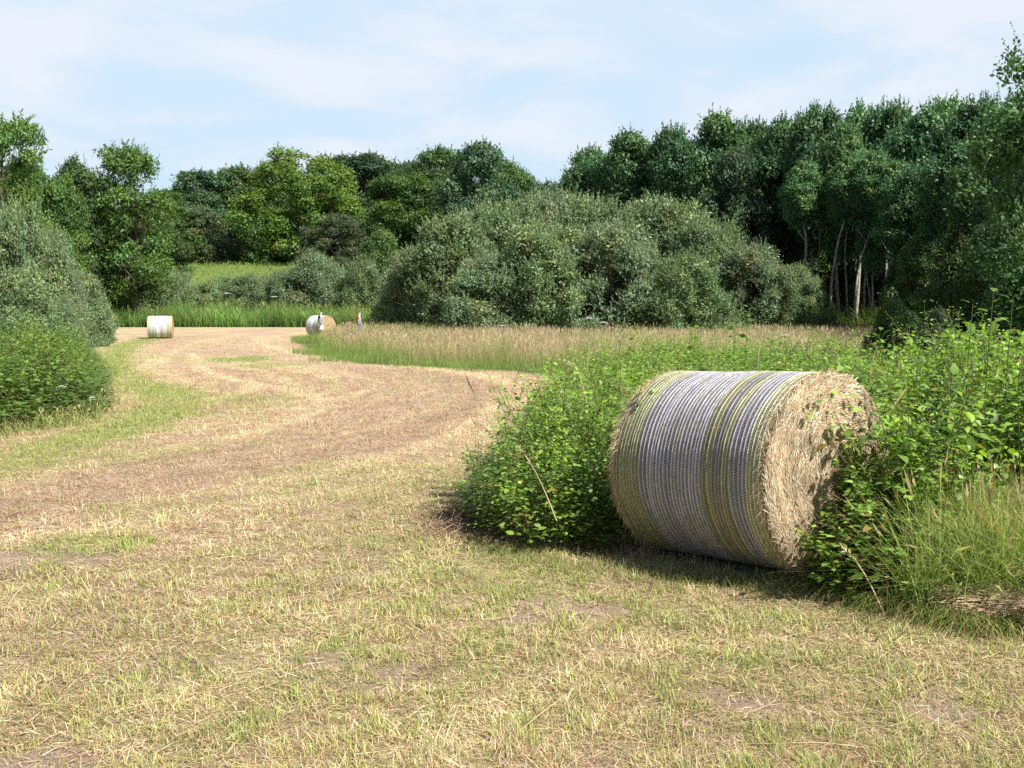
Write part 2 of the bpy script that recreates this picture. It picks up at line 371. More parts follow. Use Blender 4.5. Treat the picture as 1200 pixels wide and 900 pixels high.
# ------------------------------------------------------------------ mown grass and straw on the field
def field_grass():
    r = np.random.default_rng(21)
    N_ = 900000; y0, y1 = 3.3, 62.0; e = .16
    u = r.random(N_); Y = (y0 ** e + u * (y1 ** e - y0 ** e)) ** (1 / e)
    X = (r.random(N_) * 2 - 1) * (.60 * Y + .5)
    k = ~(inpoly(X, Y, ROUGH) | inpoly(X, Y, LEFTB)) & ~((inpoly(X, Y, THICK)) & (r.random(N_) > .25))
    k &= (X > -.72 * Y) ; X = X[k]; Y = Y[k]
    g, b, s, st, D = field_masks(X, Y)
    cl = fbm(X * 7, Y * 7, 61, 3); cl2 = fbm(X * 2.6, Y * 2.6, 64, 2)
    keep = r.random(len(X)) < (1 - .9 * s) * (.45 + 1.2 * sstep(.32, .62, cl)) * (.7 + .5 * g)
    X, Y, g, b, st, cl, D, cl2 = [q[keep] for q in (X, Y, g, b, st, cl, D, cl2)]
    n = len(X); P = np.stack([X, Y, ground_z(X, Y) - .004], 1)
    far = (Y / 4.5) ** .55
    typ = r.random(n); isg = typ < (g * .80 + .04); lying = (~isg) & (r.random(n) < .62)
    # standing / lying
    az = r.random(n) * 2 * math.pi
    lean = np.where(lying, r.uniform(1.2, 1.52, n), np.abs(r.normal(.5, .3, n)))
    lean = np.where(isg, np.abs(r.normal(.45, .25, n)), lean)
    Dv = np.stack([np.cos(az) * np.sin(lean), np.sin(az) * np.sin(lean), np.cos(lean)], 1)
    L = np.where(isg, r.uniform(.025, .062, n), np.where(lying, r.uniform(.04, .14, n), r.uniform(.025, .065, n)))
    L *= .50 + .80 * sstep(.35, .68, cl)
    L *= (.7 + .6 * cl2); L = L * np.where(Y > 14, 1.3, 1)
    L = np.where(lying & (r.random(n) < .02), L * 2.4, L)
    W = r.uniform(.0026, .0048, n) * far * np.where(isg, 1.1, .95)
    side = unit(np.stack([-np.sin(az + r.normal(0, .5, n)), np.cos(az), np.zeros(n) + .2 * r.normal(size=n)], 1))
    bendv = np.stack([np.cos(az) * .3, np.sin(az) * .3, -np.full(n, .18)], 1) * r.uniform(0, 1.2, n)[:, None]
    t = r.random(n)[:, None]; br = b[:, None]
    straw = (STRAW_L * (1.05) * (1 - br * .85) + STRAW_B * .92 * br * .85)
    straw = straw * (.50 + .80 * t) * (.82 + .36 * sstep(.35, .6, st))[:, None] * (.75 + .45 * sstep(.3, .62, cl2))[:, None]
    pale = (r.random(n) < .15 * (1 - .8 * b))[:, None]; straw = np.where(pale, np.array([.74, .66, .46]), straw)
    red = (r.random(n) < .10)[:, None]; straw = np.where(red, np.array([.42, .20, .10]), straw)
    gs = YGRN * (1 - g[:, None] * .6) + np.array([.21, .35, .045]) * g[:, None] * .6
    gcol = gs * (.6 + .7 * r.random(n)[:, None]); blu = (r.random(n) < .12)[:, None]; gcol = np.where(blu, np.array([.27, .38, .19]), gcol)
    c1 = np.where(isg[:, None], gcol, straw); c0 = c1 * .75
    near = Y < 9
    acc = Acc()
    # flat thatch of short clippings between the tufts
    m = 430000; y0_, y1_ = 3.3, 30.0; u_ = r.random(m); y2 = (y0_ ** .3 + u_ * (y1_ ** .3 - y0_ ** .3)) ** (1 / .3); x2 = (r.random(m) * 2 - 1) * (.58 * y2 + .5)
    kk = ~(inpoly(x2, y2, ROUGH) | inpoly(x2, y2, LEFTB)); x2, y2 = x2[kk], y2[kk]
    g2, b2, s2, st2, D2 = field_masks(x2, y2); kk = r.random(len(x2)) < 1 - .88 * s2; x2, y2, g2, b2, st2 = [q[kk] for q in (x2, y2, g2, b2, st2)]; m = len(x2)
    a2 = r.random(m) * 6.283; P2 = np.stack([x2, y2, ground_z(x2, y2) + r.uniform(.002, .014, m)], 1); D2 = np.stack([np.cos(a2), np.sin(a2), r.normal(.12, .22, m)], 1)
    cc2 = (STRAW_L * (1 - b2[:, None] * .85) + STRAW_B * .9 * b2[:, None] * .85) * (.35 + .95 * r.random(m)[:, None] ** 1.3)
    cc2 = np.where((r.random(m) < g2 * .6)[:, None], YGRN * (.45 + .5 * r.random(m)[:, None]), cc2); cc2 = np.where((r.random(m) < .13)[:, None], np.array([.42, .21, .13]), cc2)
    acc.add(*blades(P2, D2, r.uniform(.02, .075, m), r.uniform(.0024, .0045, m) * (y2 / 4.5) ** .5, cc2, cc2, np.zeros((m, 3)), np.stack([-np.sin(a2), np.cos(a2), r.normal(0, .3, m)], 1), 1))
    for mk, sg in ((near, 2), (~near, 1)):
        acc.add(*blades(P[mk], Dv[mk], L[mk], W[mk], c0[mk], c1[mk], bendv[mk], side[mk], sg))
    o = link('stubble_grass', acc.mesh('stubble_grass'), M_straw)
    tag(o, 'short mown grass stubble and cut straw covering the curving hay field', 'grass', kind='stuff')
field_grass()

# long loose stalks lying on the stubble
def loose_stalks():
    r = np.random.default_rng(5); acc = Acc()
    n = 260; Y = r.uniform(3.8, 12, n) ; X = (r.random(n) * 2 - 1) * .52 * Y
    k = ~inpoly(X, Y, THICK); X = X[k]; Y = Y[k]; n = len(X)
    az = r.normal(.3, 1.1, n); P = np.stack([X, Y, ground_z(X, Y) + r.uniform(.008, .025, n)], 1)
    Dv = np.stack([np.cos(az), np.sin(az), r.normal(0, .06, n)], 1); L = r.uniform(.06, .22, n)
    side = np.stack([-np.sin(az) * .8, np.cos(az) * .8, np.full(n, .5)], 1)
    c = np.array([.66, .55, .33]) * (.6 + .6 * r.random(n)[:, None])
    bend = np.stack([-np.sin(az), np.cos(az), np.zeros(n)], 1) * r.normal(0, .12, n)[:, None]
    acc.add(*blades(P, Dv, L, np.full(n, .0026), c, c, bend, side, 3))
    tag(link('loose_straw', acc.mesh('loose_straw'), M_straw), 'long pale loose straws lying scattered over the mown stubble', 'straw', kind='stuff')
loose_stalks()

# ------------------------------------------------------------------ round bales
def bale_meshes(R, Lb, seed, fine=True, white=0.0):
    """axis along local +X, centred; +X end is the visible hay face. returns drum, net, (face, face)"""
    r = np.random.default_rng(seed)
    # drum
    nu, na = (150, 260) if fine else (40, 72)
    u = np.linspace(-Lb / 2, Lb / 2, nu); a = np.linspace(0, 2 * math.pi, na, endpoint=False)
    U, A = np.meshgrid(u, a, indexing='ij')
    def surfR(U_, A_):
        s = fbm(np.cos(A_) * 1.3 + 5 + U_ * .9, np.sin(A_) * 1.3 + 5, seed, 3) - .5
        ed = sstep(Lb / 2 - .07, Lb / 2, np.abs(U_))
        flat = -.028 * np.exp(-((np.mod(A_ + math.pi / 2 + math.pi, 2 * math.pi) - math.pi) / .45) ** 2)
        rib = .0022 * np.sin(U_ * 9 + 1.1 * np.cos(A_))
        return R + .022 * s - .035 * ed ** 2 + flat + rib
    rr = surfR(U, A) + .006 * (fbm(U * 60, A * 26, seed + 3, 2) - .5)
    V = np.stack([U, rr * np.cos(A), rr * np.sin(A)], -1)
    nz = fbm(U * 30, A * 5, seed + 8, 3)[..., None]
    un = ((U / Lb) + .5)[..., None]
    olive = np.array([.19, .17, .07]); blue = np.array([.13, .115, .11]); tan = np.array([.36, .28, .15])
    bb = sstep(.19, .23, un) * sstep(.64, .60, un) + .8 * sstep(.80, .82, un) * sstep(.90, .87, un)
    cold = olive * (1 - bb) + blue * bb
    cold = cold * (.55 + .9 * nz); cold = cold * (1 - sstep(.055, .02, un)) + tan * (.6 + .7 * nz) * sstep(.055, .02, un)
    if white: cold = cold * (1 - white) + np.array([.42, .42, .40]) * white
    i = np.arange(nu - 1)[:, None] * na; j = np.arange(na)[None]; j2 = (j + 1) % na
    F = np.stack([i + j, i + j2, i + na + j2, i + na + j], -1).reshape(-1, 4)
    drum = mesh_np('hay_drum', V, F, cold.reshape(-1, 3), True)
    # net wrap: ribbons + zigzag
    acc = Acc(); ns = 43 if fine else 16; na2 = 220 if fine else 48
    a2 = np.linspace(0, 2 * math.pi, na2, endpoint=False)
    us = []
    for k in range(ns):
        f = (k + .5) / ns; us.append(f)
    cen = []
    for k, f in enumerate(us):
        if fine:
            if f < .045: continue
            if f < .20: wd = .0060; c = np.array([.42, .44, .27])
            elif f < .62: wd = .0125; c = np.array([.43, .42, .46])
            elif f < .80:
                if k % 4 == 2: wd = .012; c = np.array([.25, .26, .36])
                elif k % 2 == 0: wd = .0085; c = np.array([.43, .435, .30])
                else: wd = .0100; c = np.array([.31, .31, .20])
            elif f < .89: wd = .0130; c = np.array([.41, .40, .46])
            else: wd = .0080; c = np.array([.55, .57, .39])
            c = c * (.85 + .3 * r.random())
        else:
            wd = Lb / ns * .86; c = np.array([.62, .61, .62]) if .12 < f < .72 else np.array([.47, .50, .36])
            c = c * r.uniform(.72, 1.08)
            if abs(f - .42) < .06: c = np.array([.82, .82, .84])
        uc = (f - .5) * Lb + .0035 * np.sin(a2 * 2 + k * .7) + .002 * np.sin(a2 * 5 + k * 2.1) + (.004 * np.sin(a2 + k) if fine else 0)
        ri = surfR(uc, a2); hgt = .0055 if fine else .012
        cr = []
        for (du, dr) in ((-wd / 2, 0.0005), (-wd * .28, hgt), (wd * .28, hgt), (wd / 2, 0.0005)):
            wob = (r.normal(0, .0006, na2) if fine else 0)
            rad = ri + dr + wob
            cr.append(np.stack([uc + du, rad * np.cos(a2), rad * np.sin(a2)], -1))
        cr = np.stack(cr, 1)                                 # (na2,4,3)
        ii = np.arange(na2)[:, None]; i2 = (ii + 1) % na2; q = np.arange(3)[None]
        Ff = np.stack([ii * 4 + q, ii * 4 + q + 1, i2 * 4 + q + 1, i2 * 4 + q], -1).reshape(-1, 4)
        patch = fbm(a2 * 7 + k * .35, np.full(na2, k * .31), seed + 70, 3)
        sp = r.random(na2)
        cc = c[None] * (.72 + .5 * patch[:, None] + .12 * sp[:, None])
        if fine:
            hole = (fbm(a2 * 5, np.full(na2, k * .5), seed + 80, 3) > .60) & (r.random(na2) < .45)
            cc = np.where(hole[:, None], np.array([.36, .32, .19]), cc)
        acc.add(cr.reshape(-1, 3), Ff, np.repeat(cc, 4, 0))
        cen.append((f, uc, ri, c))
    if fine:    # zigzag threads between ribbons
        nz_ = 460
        for q in range(len(cen) - 1):
            f, u1, _, c = cen[q]; u2 = cen[q + 1][1]
            az_ = np.linspace(0, 2 * math.pi, nz_, endpoint=False)
            ua = np.interp(az_, a2, u1, period=2 * math.pi); ub = np.interp(az_, a2, u2, period=2 * math.pi)
            odd = (np.arange(nz_) + q) % 2
            s_ = np.where(odd, ua, ub); e_ = np.where(odd, ub, ua)
            az2 = az_ + 2 * math.pi / nz_
            rs = surfR(s_, az_) + .0042; re = surfR(e_, az2) + .0042; dw = .0016 / R
            Vz = np.stack([np.stack([s_, rs * np.cos(az_ - dw), rs * np.sin(az_ - dw)], -1), np.stack([s_, rs * np.cos(az_ + dw), rs * np.sin(az_ + dw)], -1),
                           np.stack([e_, re * np.cos(az2 + dw), re * np.sin(az2 + dw)], -1), np.stack([e_, re * np.cos(az2 - dw), re * np.sin(az2 - dw)], -1)], 1)
            acc.add(Vz.reshape(-1, 3), np.arange(4)[None] + 4 * np.arange(nz_)[:, None], c * .9)
    net = acc.mesh('net_wrap')
    # hay faces
    faces = []
    for sgn in (1, -1):
        nr, na3 = (70, 200) if fine else (10, 40)
        rho = np.linspace(0.004, 1, nr); a3 = np.linspace(0, 2 * math.pi, na3, endpoint=False)
        Rm, A3 = np.meshgrid(rho, a3, indexing='ij')
        Re = surfR(np.full_like(A3, sgn * Lb / 2), A3) + .002
        px_ = Rm * Re * np.cos(A3); py_ = Rm * Re * np.sin(A3)
        dish = .045 * (1 - Rm ** 2.5) + .03 * (fbm(px_ * 5 + 9, py_ * 5, seed + 20, 4) - .5) * (1 - Rm ** 4) + .003 * np.sin(Rm * 60 + A3) * (1 - Rm ** 6) + .035 * (fbm(px_ * 11 + 2, py_ * 11, seed + 21, 4) - .5) * (1 - Rm ** 6)
        hole = .05 * np.exp(-((px_ - .02) ** 2 + (py_ - .03) ** 2) / .004) + .035 * np.exp(-((px_ + .10) ** 2 + (py_ + .12) ** 2) / .003)
        xe = sgn * (Lb / 2 + dish - hole)
        Vf = np.stack([xe, px_, py_], -1)
        tone = fbm(Rm * 26, A3 * 3.5, seed + 30, 4)[..., None]
        cf = (np.array([.42, .30, .165]) * (.35 + 1.1 * tone))
        ii = np.arange(nr - 1)[:, None] * na3; jj = np.arange(na3)[None]; j2 = (jj + 1) % na3
        Ff = np.stack([ii + jj, ii + j2, ii + na3 + j2, ii + na3 + jj], -1).reshape(-1, 4)
        if sgn < 0: Ff = Ff[:, ::-1]
        ac = Acc(); ac.add(Vf.reshape(-1, 3), Ff, cf.reshape(-1, 3))
        if fine:
            ns_ = 26000 if sgn > 0 else 5000
            ro = np.sqrt(r.random(ns_)) * .985 * R; aa = r.random(ns_) * 2 * math.pi
            yy_ = ro * np.cos(aa); zz_ = ro * np.sin(aa)
            ir = np.clip((ro / R) * (nr - 1), 0, nr - 1).astype(int); ia = (aa / (2 * math.pi) * na3).astype(int) % na3
            xx_ = xe[ir, ia] + sgn * r.uniform(-.002, .012, ns_)
            ta = aa + math.pi / 2 + r.normal(0, .45, ns_)
            wild = r.random(ns_) < .12; ta = np.where(wild, r.random(ns_) * 6.28, ta)
            Dv = np.stack([sgn * r.normal(.03, .12, ns_), np.cos(ta), np.sin(ta)], 1)
            Ls = r.uniform(.03, .14, ns_) * np.where(wild, .7, 1)
            bend = np.stack([np.zeros(ns_), -np.cos(aa), -np.sin(aa)], 1) * (.5 * Ls / np.maximum(ro, .06))[:, None]
            sd_ = np.stack([np.full(ns_, .25 * sgn), -np.sin(ta), np.cos(ta)], 1)
            t_ = r.random(ns_)[:, None]; ring = fbm(ro * 32, aa * 2.2, seed + 40, 3)[:, None]
            blot = fbm(yy_ * 6, zz_ * 6, seed + 44, 3)[:, None]; cs = (np.array([.57, .44, .29]) * (.42 + .50 * t_ + .35 * (ring - .3) + .9 * (blot - .5)))
            cs = np.where((r.random(ns_) < .10)[:, None], np.array([.31, .31, .20]), cs)
            cs = np.where((r.random(ns_) < .09)[:, None], np.array([.48, .27, .15]), cs)
            cs = np.where((r.random(ns_) < .14)[:, None], np.array([.78, .70, .54]), cs)
            P = np.stack([xx_, yy_, zz_], 1) - Dv * Ls[:, None] * .5
            ac.add(*blades(P, Dv, Ls, r.uniform(.0022, .0045, ns_), cs, cs, bend, sd_, 2))
            # fringe round the rim, sticking out
            nf = 5200; aa = r.random(nf) * 6.283; ta = aa + math.pi / 2 + r.normal(0, .5, nf)
            uo = sgn * (Lb / 2 - np.abs(r.normal(0, .028, nf))); rad = surfR(uo, aa) + r.uniform(-.004, .010, nf)
            P = np.stack([uo, rad * np.cos(aa), rad * np.sin(aa)], 1)
            out_ = np.stack([np.full(nf, sgn * .3), np.cos(aa), np.sin(aa)], 1) * r.uniform(0, .5, nf)[:, None] ** 2
            Dv = unit(np.stack([sgn * r.normal(.1, .25, nf), np.cos(ta), np.sin(ta)], 1) + out_)
            cs = np.array([.60, .48, .29]) * (.5 + .7 * r.random(nf)[:, None])
            ac.add(*blades(P, Dv, r.uniform(.02, .09, nf), r.uniform(.002, .0035, nf), cs, cs, -out_ * .2, unit(np.cross(Dv, np.stack([np.zeros(nf) + .3, np.cos(aa), np.sin(aa)], 1))), 2))
        faces.append(ac.mesh('hay_end'))
    # stray straws over the netted side
    ac = Acc()
    if fine:
        nf = 9000; aa = r.random(nf) * 6.283; uo = r.uniform(-Lb / 2, Lb / 2, nf); uo = np.where(r.random(nf) < .45, -Lb / 2 + np.abs(r.normal(0, .09, nf)), uo)
        rad = surfR(uo, aa) + r.uniform(.004, .009, nf); P = np.stack([uo, rad * np.cos(aa), rad * np.sin(aa)], 1)
        k_ = r.normal(0, .5, nf); Dv = unit(np.stack([k_, -np.sin(aa), np.cos(aa)], 1) + .10 * np.stack([np.zeros(nf), np.cos(aa), np.sin(aa)], 1) * r.random(nf)[:, None])
        nrm = np.stack([np.zeros(nf), np.cos(aa), np.sin(aa)], 1); Ls = r.uniform(.01, .045, nf)
        cs = np.array([.56, .47, .29]) * (.5 + .8 * r.random(nf)[:, None])
        ac.add(*blades(P, Dv, Ls, r.uniform(.0018, .003, nf), cs, cs, -nrm * (Ls * .6)[:, None], unit(np.cross(Dv, nrm)), 2))
        stray = ac.mesh('stray_straw')
    else: stray = None
    return drum, net, faces, stray

M_net = leaf_mat('net_wrap', .0, .38, 0, .5)
M_hay = leaf_mat('hay', .08, .8, 0, .2)
def place_bale(parts, loc, ax, name='round_bale'):
    root = bpy.data.objects.new(name, None); C.collection.objects.link(root)
    root.location = loc
    q = Vector(ax).normalized().to_track_quat('X', 'Z'); root.rotation_euler = q.to_euler()
    drum, net, faces, stray = parts
    link('hay_drum', drum, M_hay, root); nw = link('net_wrap', net, M_net, root)
    for f in faces: link('hay_end', f, M_hay, root)
    if stray: link('stray_straw', stray, M_hay, nw)
    return root
RB, LBale = .622, 1.26
pr = at(972, 557, 6.52)
vp = ray(-417, 433); vp = vp / np.linalg.norm(vp)
ctr = pr + vp * (LBale / 2)
b0 = place_bale(bale_meshes(RB, LBale, 3), ctr, -vp)
tag(b0, 'large round hay bale with purple and green striped net wrap beside the leafy thicket', 'hay bale', 'round hay bales on the field')
fb = bale_meshes(.60, 1.24, 9, fine=False)
c1 = at(188, 382.5, 58.5); b1 = place_bale(fb, (c1[0], c1[1], .60 + float(ground_z(c1[0], c1[1]))), (.965, .22, 0))
tag(b1, 'distant white wrapped round bale standing alone near the left bushes', 'hay bale', 'round hay bales on the field')
c2 = at(376, 379.5, 60.5); b2 = place_bale(bale_meshes(.60, 1.22, 12, fine=False, white=.3), (c2[0], c2[1], .60 + float(ground_z(c2[0], c2[1]))), (.75, -.66, 0))
tag(b2, 'distant round bale with tan hay end showing behind the rough grass tip', 'hay bale', 'round hay bales on the field')
print('BALE', ctr, ctr[2] - RB)

# ------------------------------------------------------------------ marker stakes with tape
def plain(name, c, rough=.6):
    m, n, l = new_mat(name); o = n.new('ShaderNodeOutputMaterial'); p = n.new('ShaderNodeBsdfPrincipled')
    t = n.new('ShaderNodeTexCoord'); no = n.new('ShaderNodeTexNoise'); no.inputs['Scale'].default_value = 14; no.inputs['Detail'].default_value = 5
    r = n.new('ShaderNodeValToRGB'); r.color_ramp.elements[0].color = (*[q * .7 for q in c], 1); r.color_ramp.elements[1].color = (*c, 1)
    l.new(t.outputs['Object'], no.inputs['Vector']); l.new(no.outputs['Fac'], r.inputs[0]); l.new(r.outputs[0], p.inputs['Base Color'])
    p.inputs['Roughness'].default_value = rough; l.new(p.outputs[0], o.inputs['Surface']); return m
M_white = plain('white_tape', (.8, .8, .82)); M_red = plain('red_tape', (.45, .05, .05)); M_blue = plain('blue_tape', (.16, .19, .5)); M_wood = plain('stake_wood', (.3, .24, .17))
M_black = plain('black_tape', (.03, .03, .05))
def ribbon(name, x0, x1, z0, z1, y, mat, parent, seed):
    r = np.random.default_rng(seed); n = 9; t = np.linspace(0, 1, n)
    xx = np.stack([x0 + (x1 - x0) * .15 * np.sin(t * 4 + seed), x1 + (x1 - x0) * .2 * np.sin(t * 5 + seed * 2)], 1)
    yy = np.stack([y + .05 * np.sin(t * 6 + seed), y + .07 * np.sin(t * 5 + 1 + seed)], 1)
    zz = np.stack([z0 + (z1 - z0) * t, z0 + (z1 - z0) * t * .96 + .01], 1)
    V = np.stack([xx, yy, zz], -1).reshape(-1, 3); V2 = V + np.array([0, .006, 0])
    F = [[2 * i, 2 * i + 1, 2 * i + 3, 2 * i + 2] for i in range(n - 1)]
    me = mesh_np(name, np.concatenate([V, V2]), np.concatenate([np.array(F), np.array(F)[:, ::-1] + 2 * n]))
    return link(name, me, mat, parent)
def stake(px, Y, top, label, cols):
    p = at(px, 380, Y); root = empty('marker_stake', (p[0], Y, float(ground_z(p[0], Y))))
    acc = Acc(); tube(acc, [(0, 0, -.1), (.01, 0, top * .5), (.03, 0, top)], [.035, .032, .028], [.3, .25, .2], 8)
    link('post', acc.mesh('post'), M_wood, root)
    ribbon('white_tape', .0, .14, top + .02, top - .62, -.03, cols[0], root, 2); ribbon('red_tape' if cols[1] is M_red else 'dark_tape', -.07, .02, top - .12, top - .55, -.06, cols[1], root, 3)
    ribbon('blue_tape' if cols[2] is M_blue else 'white_tape', -.02, .17, top - .50, top - .82, -.045, cols[2], root, 5)
    tag(root, label, 'marker stake', 'taped marker stakes at the rough grass'); return root
stake(420, 52, 1.36, 'taller stake tied with white, red and blue tape, standing clear of any bale', (M_white, M_red, M_blue))
stake(375, 54, 1.40, 'thin stake with dark and white tape standing in front of a distant bale', (M_white, M_black, M_white))

# ------------------------------------------------------------------ leafy weeds
def plant_template(r, h, nl, ll, dense=1.0, lean=.25, col=(.20, .31, .05)):
    """upright stem with pairs/triples of ovate leaves"""
    acc = Acc(); t = np.linspace(0, 1, 7); az = r.random() * 6.283; b = r.uniform(.05, lean) * h
    sx = np.cos(az) * b * t ** 1.8 + .02 * np.sin(t * 7 + az); sy = np.sin(az) * b * t ** 1.8; sz = h * t
    pts = np.stack([sx, sy, sz], 1)
    tube(acc, pts, .0045 * (1 - .6 * t), np.array([.16, .17, .06]), 4)
    n = nl; tt = .12 + .88 * np.sort(r.random(n)) ** .75
    P = np.stack([np.interp(tt, t, sx), np.interp(tt, t, sy), np.interp(tt, t, sz)], 1)
    a = np.arange(n) * 2.4 + r.normal(0, .5, n); up = r.normal(.12, .32, n) + .5 * (tt > .93)
    Dh = np.stack([np.cos(a), np.sin(a), up], 1)
    pet = r.uniform(.015, .15, n) * (1.1 - .6 * tt)
    Q = P + Dh * pet[:, None]
    Ls = ll * r.uniform(.55, 1.25, n) * (1.12 - .55 * tt ** 3)
    Nn = unit(np.stack([-np.cos(a) * .25, -np.sin(a) * .25, np.ones(n)], 1) + r.normal(0, .35, (n, 3)))
    c = np.array(col) * (.6 + .8 * r.random(n)[:, None]); c = c * (1 + .35 * (tt[:, None] > .8))
    c = np.where((r.random(n) < .05)[:, None], np.array([.30, .20, .06]), c)
    c = np.where((r.random(n) < .12)[:, None], np.array([.24, .36, .09]), c)
    acc.add(*leaves(Q, Dh + np.array([0, 0, -.15]), Nn, Ls, Ls * r.uniform(.55, .8, n), c, droop=.22))
    # petioles
    S = unit(np.cross(Dh, np.array([0, 0, 1.])))
    acc.add(*blades(P, Dh, pet * 1.02, np.full(n, .003), c * .8, c * .8, np.zeros((n, 3)), S, 1))
    return acc.arr()
rt = np.random.default_rng(77)
PT = [plant_template(rt, 1.0, int(rt.integers(38, 62)), .070, lean=.32) for _ in range(7)]
PT += [plant_template(rt, 1.15, int(rt.integers(60, 90)), .045, lean=.25, col=(.17, .27, .07)) for _ in range(3)]
PT2 = [plant_template(rt, 1.0, int(rt.integers(26, 44)), .085, lean=.45, col=(.16, .27, .06)) for _ in range(5)]
def scatter(temps, P, Hs, seed, tilt=.15, leafscale=None, tint=None):
    r = np.random.default_rng(seed); acc = Acc(); k = r.integers(0, len(temps), len(P))
    for i in range(len(P)):
        V, F, Cc = temps[k[i]]; a = r.random() * 6.283; s = Hs[i]; w_ = s if leafscale is None else leafscale[i]
        ca, sa = math.cos(a), math.sin(a); tx, ty = r.normal(0, tilt, 2)
        W = V * np.array([w_, w_, s]); X = W[:, 0] * ca - W[:, 1] * sa + W[:, 2] * tx; Y = W[:, 0] * sa + W[:, 1] * ca + W[:, 2] * ty
        c = Cc * r.uniform(.75, 1.2)
        if tint is not None: c = c * tint[i]
        acc.add(np.stack([X + P[i, 0], Y + P[i, 1], W[:, 2] + P[i, 2]], 1), F, c)
    return acc
BC = ctr[:2]; AX = np.array([-vp[0], -vp[1]]) / math.hypot(vp[0], vp[1]); PERP = np.array([-AX[1], AX[0]])
def near_bale(x, y, pad=.05):
    dx_ = x - BC[0]; dy_ = y - BC[1]; u_ = dx_ * AX[0] + dy_ * AX[1]; v_ = dx_ * PERP[0] + dy_ * PERP[1]
    return (np.abs(u_) < LBale / 2 + pad) & (np.abs(v_) < RB + pad)
def in_region(poly, n, r, x0, x1, y0, y1):
    X = r.uniform(x0, x1, n); Y = r.uniform(y0, y1, n); k = inpoly(X, Y, poly) & ~near_bale(X, Y); return X[k], Y[k]
def edge_dist(x, y, P):
    cv = np.array(list(P) + [P[0]], float); d, _ = dist_curve(x, y, cv); return np.abs(d)

